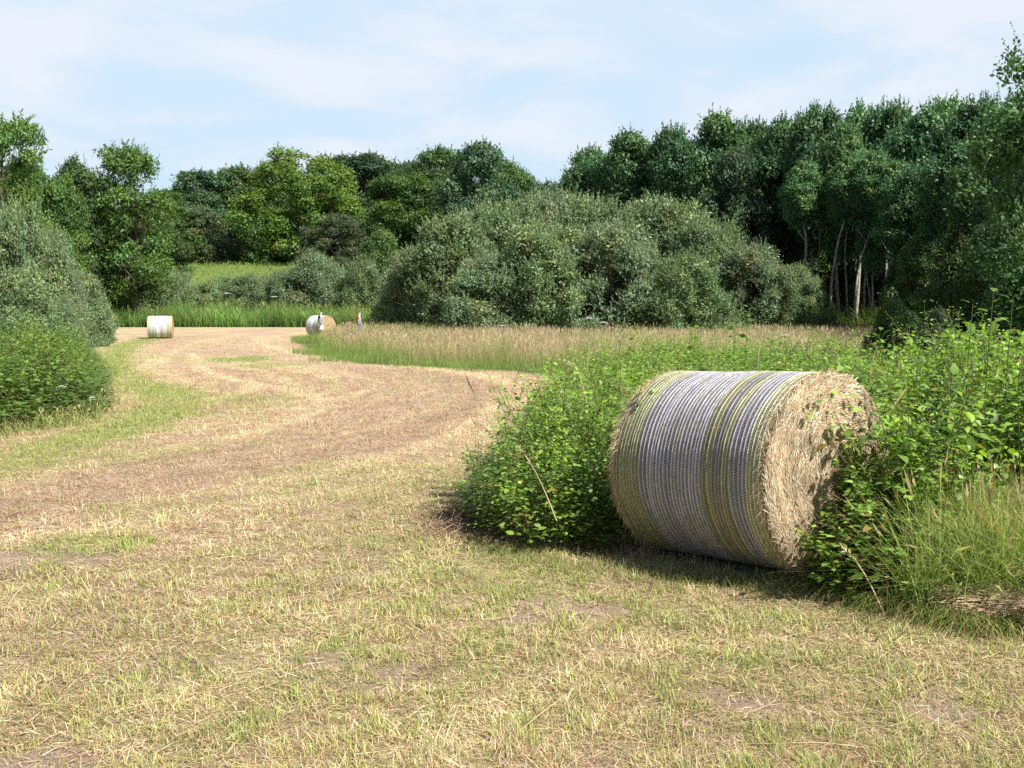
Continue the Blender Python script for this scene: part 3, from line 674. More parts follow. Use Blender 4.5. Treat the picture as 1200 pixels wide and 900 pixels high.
def thicket():
    r = np.random.default_rng(101)
    # bramble patch left of the bale
    LP = [G(600, 655), G(556, 640), G(546, 606), G(575, 560), G(615, 505), G(640, 462), G(700, 445), (2.6, 16.0), (2.0, 9.6), (1.2, 8.5), (.75, 7.9), (.62, 7.25)]
    X, Y = in_region(LP, 5200, r, -1.5, 4, 6.3, 18)
    ed = edge_dist(X, Y, LP); Hh = (.35 + .62 * sstep(0, .8, ed) ) * r.uniform(.75, 1.15, len(X)) * np.where(Y > 10, .85, 1) * (.6 + .8 * fbm(X * 1.3, Y * 1.3, 6, 3)) * np.where(r.random(len(X)) < .05, 1.2, 1)
    Hh = Hh * (.6 + .8 * fbm(X * 3, Y * 3, 15, 2)); keep = r.random(len(X)) < np.where(Y < 9.5, .85, .42); X, Y, Hh = X[keep], Y[keep], Hh[keep]
    P = np.stack([X, Y, ground_z(X, Y)], 1)
    m = 46; u2 = r.uniform(-1.6, -.72, m); v2 = r.uniform(-.5, 1.0, m); e = BC + AX * u2[:, None] + PERP * v2[:, None]
    P = np.concatenate([P, np.stack([e[:, 0], e[:, 1], ground_z(e[:, 0], e[:, 1])], 1)]); Hh = np.concatenate([Hh, r.uniform(.8, 1.12, m) * (1 - .25 * (u2 < -1.2))])
    acc = scatter(PT + PT2[:2], P, Hh, 1, .22, leafscale=np.maximum(Hh, .8))
    tag(link('bramble_patch', acc.mesh('bramble_patch'), M_weed), 'leafy green bramble patch at the left end of the big bale', 'brambles', kind='stuff')
    print('bramble plants', len(X))
    # thicket behind and right of the bale
    X, Y = in_region(THICK, 15000, r, -1, 13, 4.5, 27)
    left = inpoly(X, Y, LP); X, Y = X[~left], Y[~left]
    ed = edge_dist(X, Y, THICK)
    keep = r.random(len(X)) < np.where(Y < 8.2, 1.0, np.where(Y < 12, .75, .45)); X, Y, ed = X[keep], Y[keep], ed[keep]
    right = sstep(2.2, 3.4, X - (Y - 6.5) * .22) * sstep(13, 9, Y)
    Hh = (.84 + .80 * right) * (.35 + .65 * sstep(.0, .9, ed)) * r.uniform(.72, 1.1, len(X))
    Hh = Hh * (.62 + .75 * fbm(X * .9, Y * .9, 5, 3)) * np.where(r.random(len(X)) < .06, 1.22, 1)
    # keep low just in front of the hay end and in front of the bale
    u_ = (X - BC[0]) * AX[0] + (Y - BC[1]) * AX[1]; v_ = (X - BC[0]) * PERP[0] + (Y - BC[1]) * PERP[1]
    Hh = np.minimum(Hh, 1.42)
    front = (u_ > .5) & (u_ < 1.7) & (v_ < .45) ; Hh = np.where(front & (v_ < -.2), Hh * .42, np.where(front, Hh * .66, Hh))
    k2 = ~((v_ < -RB - .0) & (u_ < .9)) & ~((v_ < -.30) & (u_ < .95) & (u_ > .4)); X, Y, Hh = X[k2], Y[k2], Hh[k2]
    P = np.stack([X, Y, ground_z(X, Y)], 1)
    kk = ~((X > 2.4) & (Y < 6.75) & (r.random(len(X)) > .10)); X, Y, Hh, P = X[kk], Y[kk], Hh[kk], P[kk]
    m = 70; u2 = r.uniform(.76, 1.2, m); v2 = r.uniform(-.42, .62, m); e = BC + AX * u2[:, None] + PERP * v2[:, None]
    P = np.concatenate([P, np.stack([e[:, 0], e[:, 1], ground_z(e[:, 0], e[:, 1])], 1)]); Hh = np.concatenate([Hh, (.44 + .58 * sstep(-.42, .3, v2) + .15 * (u2 - .76)) * r.uniform(.75, 1.15, m)]); X = P[:, 0]; Y = P[:, 1]
    acc = scatter(PT + PT2, P, Hh, 2, .15, leafscale=np.clip(Hh, .85, 1.2) * np.where(Y > 12, 1.25, 1))
    tag(link('weed_thicket', acc.mesh('weed_thicket'), M_weed), 'dense chest high green weeds behind and right of the big bale', 'weeds', kind='stuff')
    print('thicket plants', len(X), acc.n)
    # dead and dry stems standing through the brambles
    m = 170; X = r.uniform(-.3, 3.6, m); Y = r.uniform(7.4, 12, m); k = (inpoly(X, Y, LP) | inpoly(X, Y, THICK)) & ~near_bale(X, Y, .1); X, Y = X[k], Y[k]
    tall_grass('dry_stalks', 'thin dry stalks standing up through the brambles and weeds', X, Y, .8, 1.35, .006, (.28, .20, .10), (.42, .33, .18), 77, .6, (.36, .25, .14), .18, .2)
    # left bank of weeds
    X, Y = in_region(LEFTB, 17000, r, -24, -4, 13, 44)
    keep = (r.random(len(X)) < np.clip(22 / Y, .25, 1)) & (X > -.58 * Y); X, Y = X[keep], Y[keep]
    ed = edge_dist(X, Y, LEFTB); Hh = (.30 + .72 * sstep(0, 1.2, ed)) * sstep(52, 16, Y) ** .5 * r.uniform(.6, 1.15, len(X)) * (.45 + 1.1 * fbm(X * .8, Y * .8, 8, 3)) * np.where(r.random(len(X)) < .03, 1.3, 1)
    P = np.stack([X, Y, ground_z(X, Y)], 1)
    acc = scatter(PT + PT2, P, Hh, 3, .2, leafscale=np.full(len(X), 1.35), tint=(np.array([.78, .78, .85])[None] * (.75 + .5 * fbm(X * .5, Y * .5, 12, 2))[:, None]))
    tag(link('hedge_weeds', acc.mesh('hedge_weeds'), M_weed), 'low green weedy bank along the left edge of the mown field', 'weeds', kind='stuff')
    print('left plants', len(X))

def tall_grass(name, label, X, Y, hmin, hmax, wid, cg, ct, seed, heads=.3, headcol=(.42, .27, .20), spread=.18, bendy=.45, mat=None, patchy=0):
    r = np.random.default_rng(seed); n = len(X); P = np.stack([X, Y, ground_z(X, Y)], 1)
    az = r.random(n) * 6.283; ln = np.abs(r.normal(0, spread, n)); D_ = np.stack([np.cos(az) * np.sin(ln), np.sin(az) * np.sin(ln), np.cos(ln)], 1)
    L = r.uniform(hmin, hmax, n)
    if patchy: L = L * (.35 + 1.2 * fbm(X * .45, Y * .3, seed + 5, 3))
    bend = np.stack([np.cos(az), np.sin(az), -.35 * np.ones(n)], 1) * (np.abs(r.normal(0, bendy, n)))[:, None]
    sa = r.random(n) * 3.1416; side = np.stack([np.cos(sa), np.sin(sa), np.zeros(n)], 1)
    v = (.65 + .7 * r.random(n))[:, None]; acc = Acc()
    if patchy: v = v * (.45 + 1.0 * fbm(X * .6, Y * .35, seed + 9, 3))[:, None] * (1 + np.array([.35, .0, .1]) * (fbm(X * .3, Y * .3, seed + 12, 2)[:, None] - .45) * 2)
    c0 = np.asarray(cg) * v; c1 = np.asarray(ct) * v
    c0 = np.broadcast_to(c0, (n, 3)); c1 = np.broadcast_to(c1, (n, 3))
    acc.add(*blades(P, D_, L, wid * r.uniform(.7, 1.3, n), c0, c1, bend, side, 3))
    hk = r.random(n) < heads; m = hk.sum()
    if m:
        tip = P[hk] + D_[hk] * L[hk, None] * .86 + bend[hk] * L[hk, None] * .74
        hd = unit(D_[hk] + 2 * bend[hk] * .86); hl = L[hk] * r.uniform(.14, .26, m)
        hc = np.array(headcol) * (.7 + .6 * r.random(m)[:, None])
        V, F, Cc = leaves(tip, hd, np.cross(hd, side[hk]), hl, wid * r.uniform(1.6, 3.2, m), hc, simple=True); acc.add(V, F, Cc)
    o = link(name, acc.mesh(name), mat or M_grass); tag(o, label, 'grass', kind='stuff'); return o
thicket()
def rough_grass():
    r = np.random.default_rng(300)
    n = 330000; Y = 21 + (66 - 21) * r.random(n) ** 1.15; X = r.uniform(-14, 34, n); k = inpoly(X + 2.6 * (fbm(X * .8, Y * .3, 71, 4) - .5), Y + 8 * (fbm(X * .7, Y * .25, 72, 4) - .5), ROUGH) & ~near_bale(X, Y) & (X > -.3 * Y) & (X < .56 * Y) & (r.random(n) < np.clip(38 / Y, 0, 1)); X, Y = X[k], Y[k]
    ed = edge_dist(X, Y, [tuple(q) for q in ROUGH]); fr = sstep(.2, 2.6, ed)
    nz = fbm(X * .35, Y * .22, 17, 3); zone = np.clip(fr + (nz - .5) * .9, 0, 1)[:, None]
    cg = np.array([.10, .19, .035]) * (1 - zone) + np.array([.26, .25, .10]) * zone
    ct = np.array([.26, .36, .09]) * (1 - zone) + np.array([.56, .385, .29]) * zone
    # heights
    rr = np.random.default_rng(1); big_ = fbm(X * .12, Y * .07, 19, 3); n4 = fbm(X * 1.1, Y * .8, 23, 3); hh = (.26 + .56 * fr) * (.55 + .5 * nz + .45 * n4)
    order = hh
    P = np.stack([X, Y, ground_z(X, Y)], 1); m = len(X)
    az = rr.random(m) * 6.283; ln = np.abs(rr.normal(0, .16, m)); D_ = np.stack([np.cos(az) * np.sin(ln), np.sin(az) * np.sin(ln), np.cos(ln)], 1)
    L = hh * rr.uniform(.6, 1.1, m); bend = np.stack([np.cos(az), np.sin(az), -.3 * np.ones(m)], 1) * np.abs(rr.normal(0, .3, m))[:, None]
    sa = rr.random(m) * 3.1416; side = np.stack([np.cos(sa), np.sin(sa) * .3, np.zeros(m)], 1); v = (.65 + .7 * rr.random(m))[:, None]; pk = sstep(.42, .62, big_)[:, None]; ct = ct * (1 - pk * .6) + (np.array([.46, .42, .20]) * zone + np.array([.26, .36, .09]) * (1 - zone)) * pk * .6; gw_ = (n4 > .6)[:, None]; ct = np.where(gw_, np.array([.24, .34, .08]), ct)
    wid = .0065 * (Y / 26) ** .8
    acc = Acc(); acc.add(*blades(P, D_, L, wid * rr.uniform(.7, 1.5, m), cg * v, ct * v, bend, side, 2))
    hk = (rr.random(m) < .36) & (zone[:, 0] > .45) & (n4 < .62); q = hk.sum()
    tip = P[hk] + D_[hk] * L[hk, None] * .85 + bend[hk] * L[hk, None] * .72; hd = unit(D_[hk] + 1.7 * bend[hk])
    hc = np.where((rr.random(q) < .6)[:, None], np.array([.50, .31, .24]), np.array([.60, .50, .33])) * (.7 + .6 * rr.random(q)[:, None])
    acc.add(*leaves(tip, hd, np.cross(hd, side[hk]), L[hk] * rr.uniform(.12, .24, q), wid[hk] * rr.uniform(1.2, 2.4, q), hc, simple=True))
    tag(link('rough_grass', acc.mesh('rough_grass'), M_grass), 'tall unmown tan and pinkish grass in front of the big willow mound', 'grass', kind='stuff')
    print('rough', m)
rough_grass()

def verge_grasses():
    r = np.random.default_rng(41)
    # tall grass clumps right front
    n = 5200; cxs = r.uniform(0, 1, 60); X = []; Y = []
    for c in range(150):
        px = r.uniform(1065, 1290); py = 735 - (r.random() ** 1.4) * 60 - max(0, (1060 - px)) * .38
        g = G(px, py)
        m = int(r.integers(40, 90)); X.append(g[0] + r.normal(0, .07, m)); Y.append(g[1] + r.normal(0, .07, m) + .12)
    X = np.concatenate(X); Y = np.concatenate(Y); k = ~near_bale(X, Y, .0); X, Y = X[k], Y[k]
    ramp = sstep(2.2, 2.7, X)
    k2 = r.random(len(X)) < .3 + .7 * ramp; X, Y = X[k2], Y[k2]
    tall_grass('tall_grass', 'tall green and tan grass tufts at the right foot of the weed thicket', X, Y, .22, .78, .006, (.15, .25, .045), (.40, .47, .17), 8, .14, (.42, .33, .18), .3, .6)
    # pale dry stems
    n = 260; X = r.uniform(2.35, 3.4, n); Y = r.uniform(5.9, 6.9, n); k = ~near_bale(X, Y, .05); X, Y = X[k], Y[k]
    tall_grass('dry_stems', 'pale dry grass stems standing among the green tufts at right', X, Y, .35, .75, .0038, (.42, .38, .20), (.50, .42, .24), 9, .5, (.46, .36, .2), .2, .25)
    # low flopped grass along the foot, right of the bale
    px = r.uniform(925, 1215, 5200); base = np.interp(px, [925, 945, 1000, 1060, 1120, 1200], [676, 690, 708, 722, 736, 742])
    pts = np.array([G(a_, b_) for a_, b_ in zip(px, base - r.random(len(px)) ** 1.5 * 38 + 3)])
    X, Y = pts[:, 0], pts[:, 1]; k = ~near_bale(X, Y, .01); X, Y = X[k], Y[k]; n = len(X)
    az = r.normal(-1.9, .75, n); P = np.stack([X, Y, ground_z(X, Y)], 1); D_ = unit(np.stack([np.cos(az) * .9, np.sin(az) * .9, r.uniform(.35, 1.5, n)], 1))
    L = r.uniform(.12, .36, n); bend = np.stack([np.cos(az) * .35, np.sin(az) * .35, -r.uniform(.5, .95, n)], 1)
    side = np.stack([-np.sin(az), np.cos(az), np.zeros(n)], 1); g = r.random(n)[:, None]
    c = np.where(g < .55, np.array([.17, .26, .05]), np.where(g < .8, np.array([.42, .37, .17]), np.array([.33, .23, .12]))) * (.6 + .7 * r.random(n)[:, None])
    acc = Acc(); acc.add(*blades(P, D_, L, r.uniform(.003, .006, n), c * .8, c, bend, side, 3))
    tag(link('flopped_grass', acc.mesh('flopped_grass'), M_grass), 'long flopped grass lying out from the thicket foot right of the bale', 'grass', kind='stuff')
    # low fringe in front of bale and the bramble patch
    px = np.concatenate([r.uniform(545, 930, 3600)]); base = np.interp(px, [545, 600, 680, 760, 850, 930], [640, 655, 668, 678, 686, 692])
    pts = np.array([G(a_, b_) for a_, b_ in zip(px, base + r.normal(0, 7, len(px)))]); X, Y = pts[:, 0], pts[:, 1]; k = ~near_bale(X, Y, -.22); X, Y = X[k], Y[k]
    tall_grass('edge_grass', 'short green grass fringe in the shade under the big bale and brambles', X, Y, .03, .10, .0035, (.16, .20, .06), (.32, .33, .12), 12, 0, spread=.6)
    # dead brown litter left of the bramble patch
    n = 2600; g0 = G(560, 615); X = g0[0] + r.normal(0, .22, n); Y = g0[1] + r.normal(0, .38, n); az = r.random(n) * 6.283
    P = np.stack([X, Y, ground_z(X, Y) + r.uniform(0, .05, n)], 1); D_ = np.stack([np.cos(az), np.sin(az), r.uniform(-.1, .35, n)], 1); c = np.array([.30, .20, .14]) * (.35 + 1.1 * r.random(n)[:, None])
    acc = Acc(); acc.add(*blades(P, D_, r.uniform(.04, .16, n), r.uniform(.003, .008, n), c, c, r.normal(0, .2, (n, 3)), np.stack([-np.sin(az), np.cos(az), np.full(n, .4)], 1), 2))
    tag(link('dead_litter', acc.mesh('dead_litter'), M_straw), 'dead brown stalks and litter at the left foot of the bramble patch', 'litter', kind='stuff')
    # raked hay roll at the far right
    n = 5200; t = r.random(n); g1 = G(1105, 733); g2 = G(1290, 742); cx = g1[0] + (g2[0] - g1[0]) * t; cy_ = g1[1] + (g2[1] - g1[1]) * t + .12
    a = r.random(n) * 6.283; rr = .11 * np.sqrt(r.random(n)) * sstep(0, .25, t) ** .5
    X = cx + r.normal(0, .02, n); Yy = cy_ + rr * np.cos(a) * 1.4; Z = .06 + rr * np.sin(a) * .8; az = np.arctan2(g2[1] - g1[1], g2[0] - g1[0]) + r.normal(0, .35, n)
    P = np.stack([X, Yy, Z + ground_z(X, Yy)], 1); D_ = np.stack([np.cos(az), np.sin(az), r.normal(0, .12, n)], 1); c = np.array([.52, .38, .24]) * (.35 + .85 * r.random(n)[:, None])
    acc = Acc(); acc.add(*blades(P - D_ * .1, D_, r.uniform(.12, .34, n), r.uniform(.003, .006, n), c, c, r.normal(0, .08, (n, 3)), np.stack([-np.sin(az) * .7, np.cos(az) * .7, np.full(n, .7)], 1), 2))
    tag(link('hay_swath', acc.mesh('hay_swath'), M_hay), 'brown roll of raked dry hay at the lower right against the tall grass', 'hay', kind='stuff')
verge_grasses()

def left_verge():
    r = np.random.default_rng(66); cv = poly_px([(-60, 530), (0, 516), (60, 505), (112, 497), (130, 474), (128, 442), (118, 424)], 10)
    k = r.integers(0, len(cv), 2600); X = cv[k, 0] + r.normal(0, .22, 2600) - .35; Y = cv[k, 1] + r.normal(0, .4, 2600) + .3
    tall_grass('verge_grass', 'ragged pale and green grass verge along the foot of the left weedy bank', X, Y, .10, .32, .009, (.15, .22, .05), (.42, .42, .18), 13, .15, (.5, .4, .22), .35, .5)
left_verge()
def back_weeds():
    r = np.random.default_rng(55)
    n = 26000; Y = r.uniform(91, 100, n); X = r.uniform(-46, -9, n); 
    tall_grass('reeds', 'bright green tall reeds and nettles along the far end of the mown field', X, Y, 1.0, 2.2, .05, (.10, .19, .045), (.20, .33, .085), 3, .025, (.34, .28, .14), .2, .35, patchy=1)
    n = 9000; Y = r.uniform(56, 64, n); X = r.uniform(13, 25, n)
    tall_grass('nettle_strip', 'tall green nettles at the foot of the birch trunks', X, Y, 1.0, 2.1, .035, (.09, .17, .03), (.22, .32, .07), 4, .0, spread=.25, patchy=1)
    n = 30000; Y = r.uniform(112, 175, n); X = r.uniform(-62, 6, n)
    tall_grass('bank_grass', 'sunlit yellow green grass on the raised bank beyond the field', X, Y, .25, .6, .06, (.14, .21, .05), (.25, .33, .09), 5, .0, patchy=1)
back_weeds()

# ------------------------------------------------------------------ trees and bushes
def crown(seed, prof, W, Hc, nclump, per, leaf, aspect, csize, col, upshoot=0.0, hang=0.0, low=0.0, flat=.72, sprigs=0, slen=.6, sup=.6):
    """crown in metres: half width W, height Hc, base at z=0. returns leaves + clump centres"""
    r = np.random.default_rng(seed); cz = []
    while len(cz) < nclump:
        z = r.uniform(low, .97); R_ = prof(z)
        if r.random() > R_ + .10: continue
        a = r.random() * 6.283; rho = max(R_ - csize / W * .75, .05) * (.30 + .70 * r.random() ** .40) * (1 + .32 * math.sin(3 * a + seed) * math.sin(6 * z + seed))
        cz.append((rho * math.cos(a) * W, rho * math.sin(a) * W, z * (Hc - csize * .6)))
    cc = np.array(cz); acc = Acc()
    cs = csize * r.uniform(.45, 1.45, nclump)
    wgt = cs ** 2; n = int(nclump * per); idx = r.choice(nclump, n, p=wgt / wgt.sum())
    d = unit(r.normal(size=(n, 3))); d[:, 2] = np.where(r.random(n) < .6, np.abs(d[:, 2]), d[:, 2])
    sub = fbm(d[:, 0] * 3.2 + idx * 3.1, d[:, 1] * 3.2 + d[:, 2] * 2.5, seed, 3) - .5
    rad = cs[idx] * (.62 + .42 * r.random(n) ** .6) * (1 + 1.5 * sub)
    P = cc[idx] + d * rad[:, None] * np.array([1, 1, flat])
    if upshoot:
        us = (r.random(n) < upshoot); P = P + np.where(us[:, None], unit(d * .7 + np.array([0, 0, .7])) * (cs[idx] * r.random(n) ** 2 * .45)[:, None], 0)
    D_ = unit(r.normal(size=(n, 3)) * .9 + d * .25 + np.array([0, 0, upshoot * 1.5 - hang]))
    Nn = unit(d * 1.0 + np.array([0, 0, .3]) + r.normal(size=(n, 3)) * .34)
    Ls = leaf * r.uniform(.55, 1.35, n)
    cv = r.uniform(.72, 1.32, nclump)[idx][:, None]; hue = r.uniform(-1, 1, nclump)[idx][:, None]
    c = np.array(col) * cv * (.65 + .7 * r.random(n)[:, None]) * (1 + np.array([.22, .05, -.1]) * hue)
    acc.add(*leaves(P, D_, Nn, Ls, Ls * aspect, c, simple=True, fold=.16, droop=.1))
    if sprigs:
        k = r.integers(0, nclump, sprigs); dd = unit(r.normal(size=(sprigs, 3)) + unit(cc[k] - np.array([0, 0, Hc * .4])) * .9 + np.array([0, 0, .35]))
        S0 = cc[k] + dd * (cs[k] * .75)[:, None]; sdir = unit(dd + np.array([0, 0, sup]) + r.normal(0, .3, (sprigs, 3))); sl = slen * r.uniform(.4, 1.25, sprigs); m = 13
        tt = np.tile(np.linspace(.05, 1, m), sprigs); kk = np.repeat(np.arange(sprigs), m)
        P = S0[kk] + sdir[kk] * (sl[kk] * tt)[:, None] + np.array([0, 0, -.12]) * (tt ** 2 * sl[kk])[:, None]
        D_ = unit(sdir[kk] * .9 + r.normal(0, .6, (len(kk), 3))); Ls = leaf * r.uniform(.6, 1.1, len(kk)) * (1.05 - .4 * tt)
        c = np.array(col) * r.uniform(.9, 1.35, sprigs)[kk][:, None] * (.75 + .5 * r.random(len(kk))[:, None])
        acc.add(*leaves(P, D_, unit(dd[kk] + r.normal(0, .7, (len(kk), 3))), Ls, Ls * aspect, c, simple=True, fold=.14, droop=.1))
        acc.add(*blades(S0, sdir, sl, np.full(sprigs, leaf * .06), np.tile([.10, .10, .06], (sprigs, 1)), np.tile([.12, .15, .06], (sprigs, 1)), np.tile([0, 0, -.12], (sprigs, 1)), unit(np.cross(sdir, np.array([.3, .9, .2]))), 1))
    return acc, cc
def round_prof(z): return math.sqrt(max(0, 1 - ((z - .45) / .56) ** 2))
def dome_prof(z): return math.sqrt(max(0, 1 - z ** 2.4)) * (.88 + .12 * min(1, z * 5))
def tall_prof(z): return math.sqrt(max(0, 1 - (abs(z - .52) / .52) ** 2.3)) * (.72 + .28 * math.sin(z * 3.1))
def open_prof(z): return math.sqrt(max(0, 1 - (abs(z - .5) / .54) ** 2.2)) * (.86 + .14 * math.sin(z * 9))
TH_ = 14.0
def tree_mesh(kind, seed, col, W, birch=False):
    r = np.random.default_rng(seed)
    if kind == 'round': base = .9; acc, cc = crown(seed, round_prof, W, TH_ - base, 150, 250, .27, .62, .98, col, upshoot=.02, sprigs=700, slen=.75)
    elif kind == 'tall': base = 5.4; acc, cc = crown(seed, tall_prof, W, TH_ - base, 105, 270, .24, .66, .86, col, upshoot=.02, sprigs=700, slen=.8, sup=.9)
    elif kind == 'open': base = 2.2; acc, cc = crown(seed, open_prof, W, TH_ - base, 78, 230, .30, .42, .80, col, upshoot=.02, hang=.3, sprigs=500, slen=.9)
    elif kind == 'leafy': base = .2; acc, cc = crown(seed, dome_prof, W, TH_ - base, 170, 210, .30, .60, 1.05, col, upshoot=.02, sprigs=800, slen=.8)
    V, F, Cc = acc.arr(); V = V + np.array([0, 0, base])
    crown_m = mesh_np('crown', V, F, Cc); crown_m['hw'] = float(np.percentile(np.hypot(V[:, 0], V[:, 1]), 97)); crown_m['ht'] = float(np.percentile(V[:, 2], 99.7))
    t = Acc(); k = np.linspace(0, 1, 9); bx, by = r.normal(0, .5, 2); tr = .15 if birch else .24
    pts = np.stack([bx * np.sin(k * 2.4), by * np.sin(k * 3), k * TH_ * .86 - .15], 1)
    tube(t, pts, tr * (1.2 - 1.02 * k) * (1 + .5 * (k < .05)), [.1, .1, .1], 8)
    cw = cc + np.array([0, 0, base])
    for c in cw[r.permutation(len(cw))[:34]]:
        z0 = min(max(base * .9, c[2] * r.uniform(.45, .8)), TH_ * .8); p0 = np.array([np.interp(z0, pts[:, 2], pts[:, 0]), np.interp(z0, pts[:, 2], pts[:, 1]), z0])
        q = np.linspace(0, 1, 5)[:, None]; mid = p0 + (c - p0) * q + np.array([0, 0, -.35]) * np.sin(q * 3.14)
        tube(t, mid, tr * .42 * (1 - .8 * q[:, 0]) * (1.1 - z0 / TH_), [.1, .1, .1], 5)
    return crown_m, t.mesh('trunk', True)
def willow_mesh(seed, col, W=3.4, Hw=6.0, nclump=120, per=340, leaf=.19):
    acc, cc = crown(seed, dome_prof, W, Hw, nclump, per, leaf, .38, .62, col, upshoot=.08, flat=.9, sprigs=1700, slen=.75, sup=1.0)
    V, F, Cc = acc.arr(); k = V[:, 2] > -.05
    cm = mesh_np('foliage', V, F, Cc); cm['hw'] = float(np.percentile(np.hypot(V[:, 0], V[:, 1]), 97)); cm['ht'] = float(np.percentile(V[:, 2], 99.6))
    t = Acc(); r = np.random.default_rng(seed)
    for c in cc[r.permutation(len(cc))[:26]]:
        q = np.linspace(0, 1, 6)[:, None]; p0 = np.array([r.normal(0, .3), r.normal(0, .3), -.1]); mid = p0 + (c - p0) * q + np.array([0, 0, .6]) * np.sin(q * 3.14)
        tube(t, mid, .07 * (1 - .8 * q[:, 0]), [.1, .1, .1], 5)
    return cm, t.mesh('stems', True)

DG = (.072, .135, .044); MG = (.095, .175, .040); BG = (.068, .125, .064); LG = (.13, .21, .040); WG = (.185, .262, .122)
T = {
 'round_dark': [tree_mesh('round', 11, BG, 4.2), tree_mesh('round', 12, DG, 4.6)],
 'round_mid': [tree_mesh('leafy', 13, MG, 4.6), tree_mesh('round', 14, MG, 4.8)],
 'bright': [tree_mesh('round', 15, LG, 6.0)],
 'open': [tree_mesh('open', 16, MG, 4.0), tree_mesh('open', 17, DG, 3.4)],
 'tall': [tree_mesh('tall', 18, (.088, .180, .078), 3.1, True), tree_mesh('tall', 19, (.10, .19, .075), 2.9, True), tree_mesh('tall', 20, (.08, .165, .074), 3.4, True)],
 'bush': [tree_mesh('leafy', 21, (.085, .145, .045), 6.0), tree_mesh('leafy', 22, (.11, .145, .075), 6.0)],
}
WILL = [willow_mesh(31, WG), willow_mesh(32, (.160, .238, .108)), willow_mesh(33, (.20, .268, .145))]
count = {}
def tree(px, top, Y, wpx, kind, label, name, group, v=None, dz=0.0, cat='tree', rz=None):
    r = np.random.default_rng(int(abs(px) * 7 + Y * 13 + top)); p = at(px, 360, Y); gz = float(ground_z(p[0], Y)) + dz
    h = H + (360 - top) / FPX * Y - gz
    var = T[kind]; k = count.get(kind, 0); count[kind] = k + 1
    cm, tm = var[(k if v is None else v) % len(var)]
    sc = (wpx / FPX * Y / 2) / cm['hw']; hs_ = h / cm['ht']; sc = max(sc, hs_ * .55)
    root = empty(name, (p[0], Y, gz), r.random() * 6.28 if rz is None else rz)
    root.scale = (sc, sc, hs_)
    link('crown', cm, M_tree, root); link('trunk', tm, M_birch if kind == 'tall' else M_bark, root)
    tag(root, label, cat, group); return root
def willow(px, top, Y, wpx, label, name='willow_bush', group=None, v=0, M=None):
    r = np.random.default_rng(int(abs(px) * 5 + Y * 3)); p = at(px, 360, Y); gz = float(ground_z(p[0], Y)); h = H + (360 - top) / FPX * Y - gz
    cm, tm = WILL[v % 3]; sc = wpx / FPX * Y / 2 / cm['hw'] * 1.05
    root = empty(name, (p[0], Y, gz), r.random() * 6.28); root.scale = (sc, sc * .9, h / cm['ht'])
    link('foliage', cm, M or M_willow, root); link('stems', tm, M_bark, root)
    tag(root, label, 'bush', group); return root

gb = 'trees behind the hay field'
tree(8, 140, 62, 110, 'open', 'tall feathery tree at the left edge above the silvery bushes', 'ash_tree', gb, 0)
tree(-45, 150, 66, 150, 'round_mid', 'broad tree cut off by the left edge of the picture', 'broadleaf_tree', gb)
tree(62, 205, 78, 90, 'round_mid', 'mid green tree between the feathery left tree and the loose crowned tree', 'broadleaf_tree', gb)
tree(100, 190, 92, 62, 'open', 'slim loose tree just left of the tallest open crowned tree', 'ash_tree', gb, 1)
tree(155, 173, 94, 108, 'open', 'open crowned tree standing highest above the lone distant bale', 'ash_tree', gb, 0)
tree(195, 226, 150, 90, 'round_mid', 'low mid green tree filling the gap right of the open crowned tree', 'broadleaf_tree', gb)
tree(232, 202, 165, 95, 'round_dark', 'dark rounded tree with bluish crown left of the bright green oak', 'broadleaf_tree', gb, 0)
tree(284, 198, 168, 85, 'round_dark', 'dark tree tucked against the left side of the bright green oak', 'broadleaf_tree', gb, 1)
tree(352, 178, 150, 150, 'bright', 'big bright green oak, broadest crown of the far tree row', 'oak_tree', gb)
tree(425, 184, 168, 110, 'round_dark', 'dark tree between the bright oak and the rounded green tree', 'broadleaf_tree', gb, 0)
tree(472, 206, 140, 105, 'round_mid', 'rounded deep green tree just left above the willow mound', 'broadleaf_tree', gb, 1)
tree(512, 176, 160, 88, 'round_dark', 'dark tree rising behind the rounded deep green tree', 'broadleaf_tree', gb, 1)
tree(560, 172, 130, 105, 'round_dark', 'highest tree above the left half of the willow mound', 'broadleaf_tree', gb, 0)
tree(605, 203, 132, 80, 'round_dark', 'last tree of the far row where the skyline dips', 'broadleaf_tree', gb, 1)
tree(645, 217, 150, 85, 'round_dark', 'low distant tree in the skyline dip above the willow mound', 'broadleaf_tree', gb, 0)
for i, (px, top, Y, wp) in enumerate([(322, 192, 180, 90), (395, 186, 182, 90), (455, 190, 184, 90), (540, 184, 180, 80), (258, 206, 184, 80), (488, 192, 186, 80), (585, 190, 170, 80), (215, 222, 184, 80), (30, 190, 90, 90), (125, 214, 130, 90), (75, 225, 120, 90)]):
    tree(px, top, Y, wp, 'round_dark', 'dark tree crown showing in a gap behind the far tree row', 'broadleaf_tree', 'rear trees behind the far row')
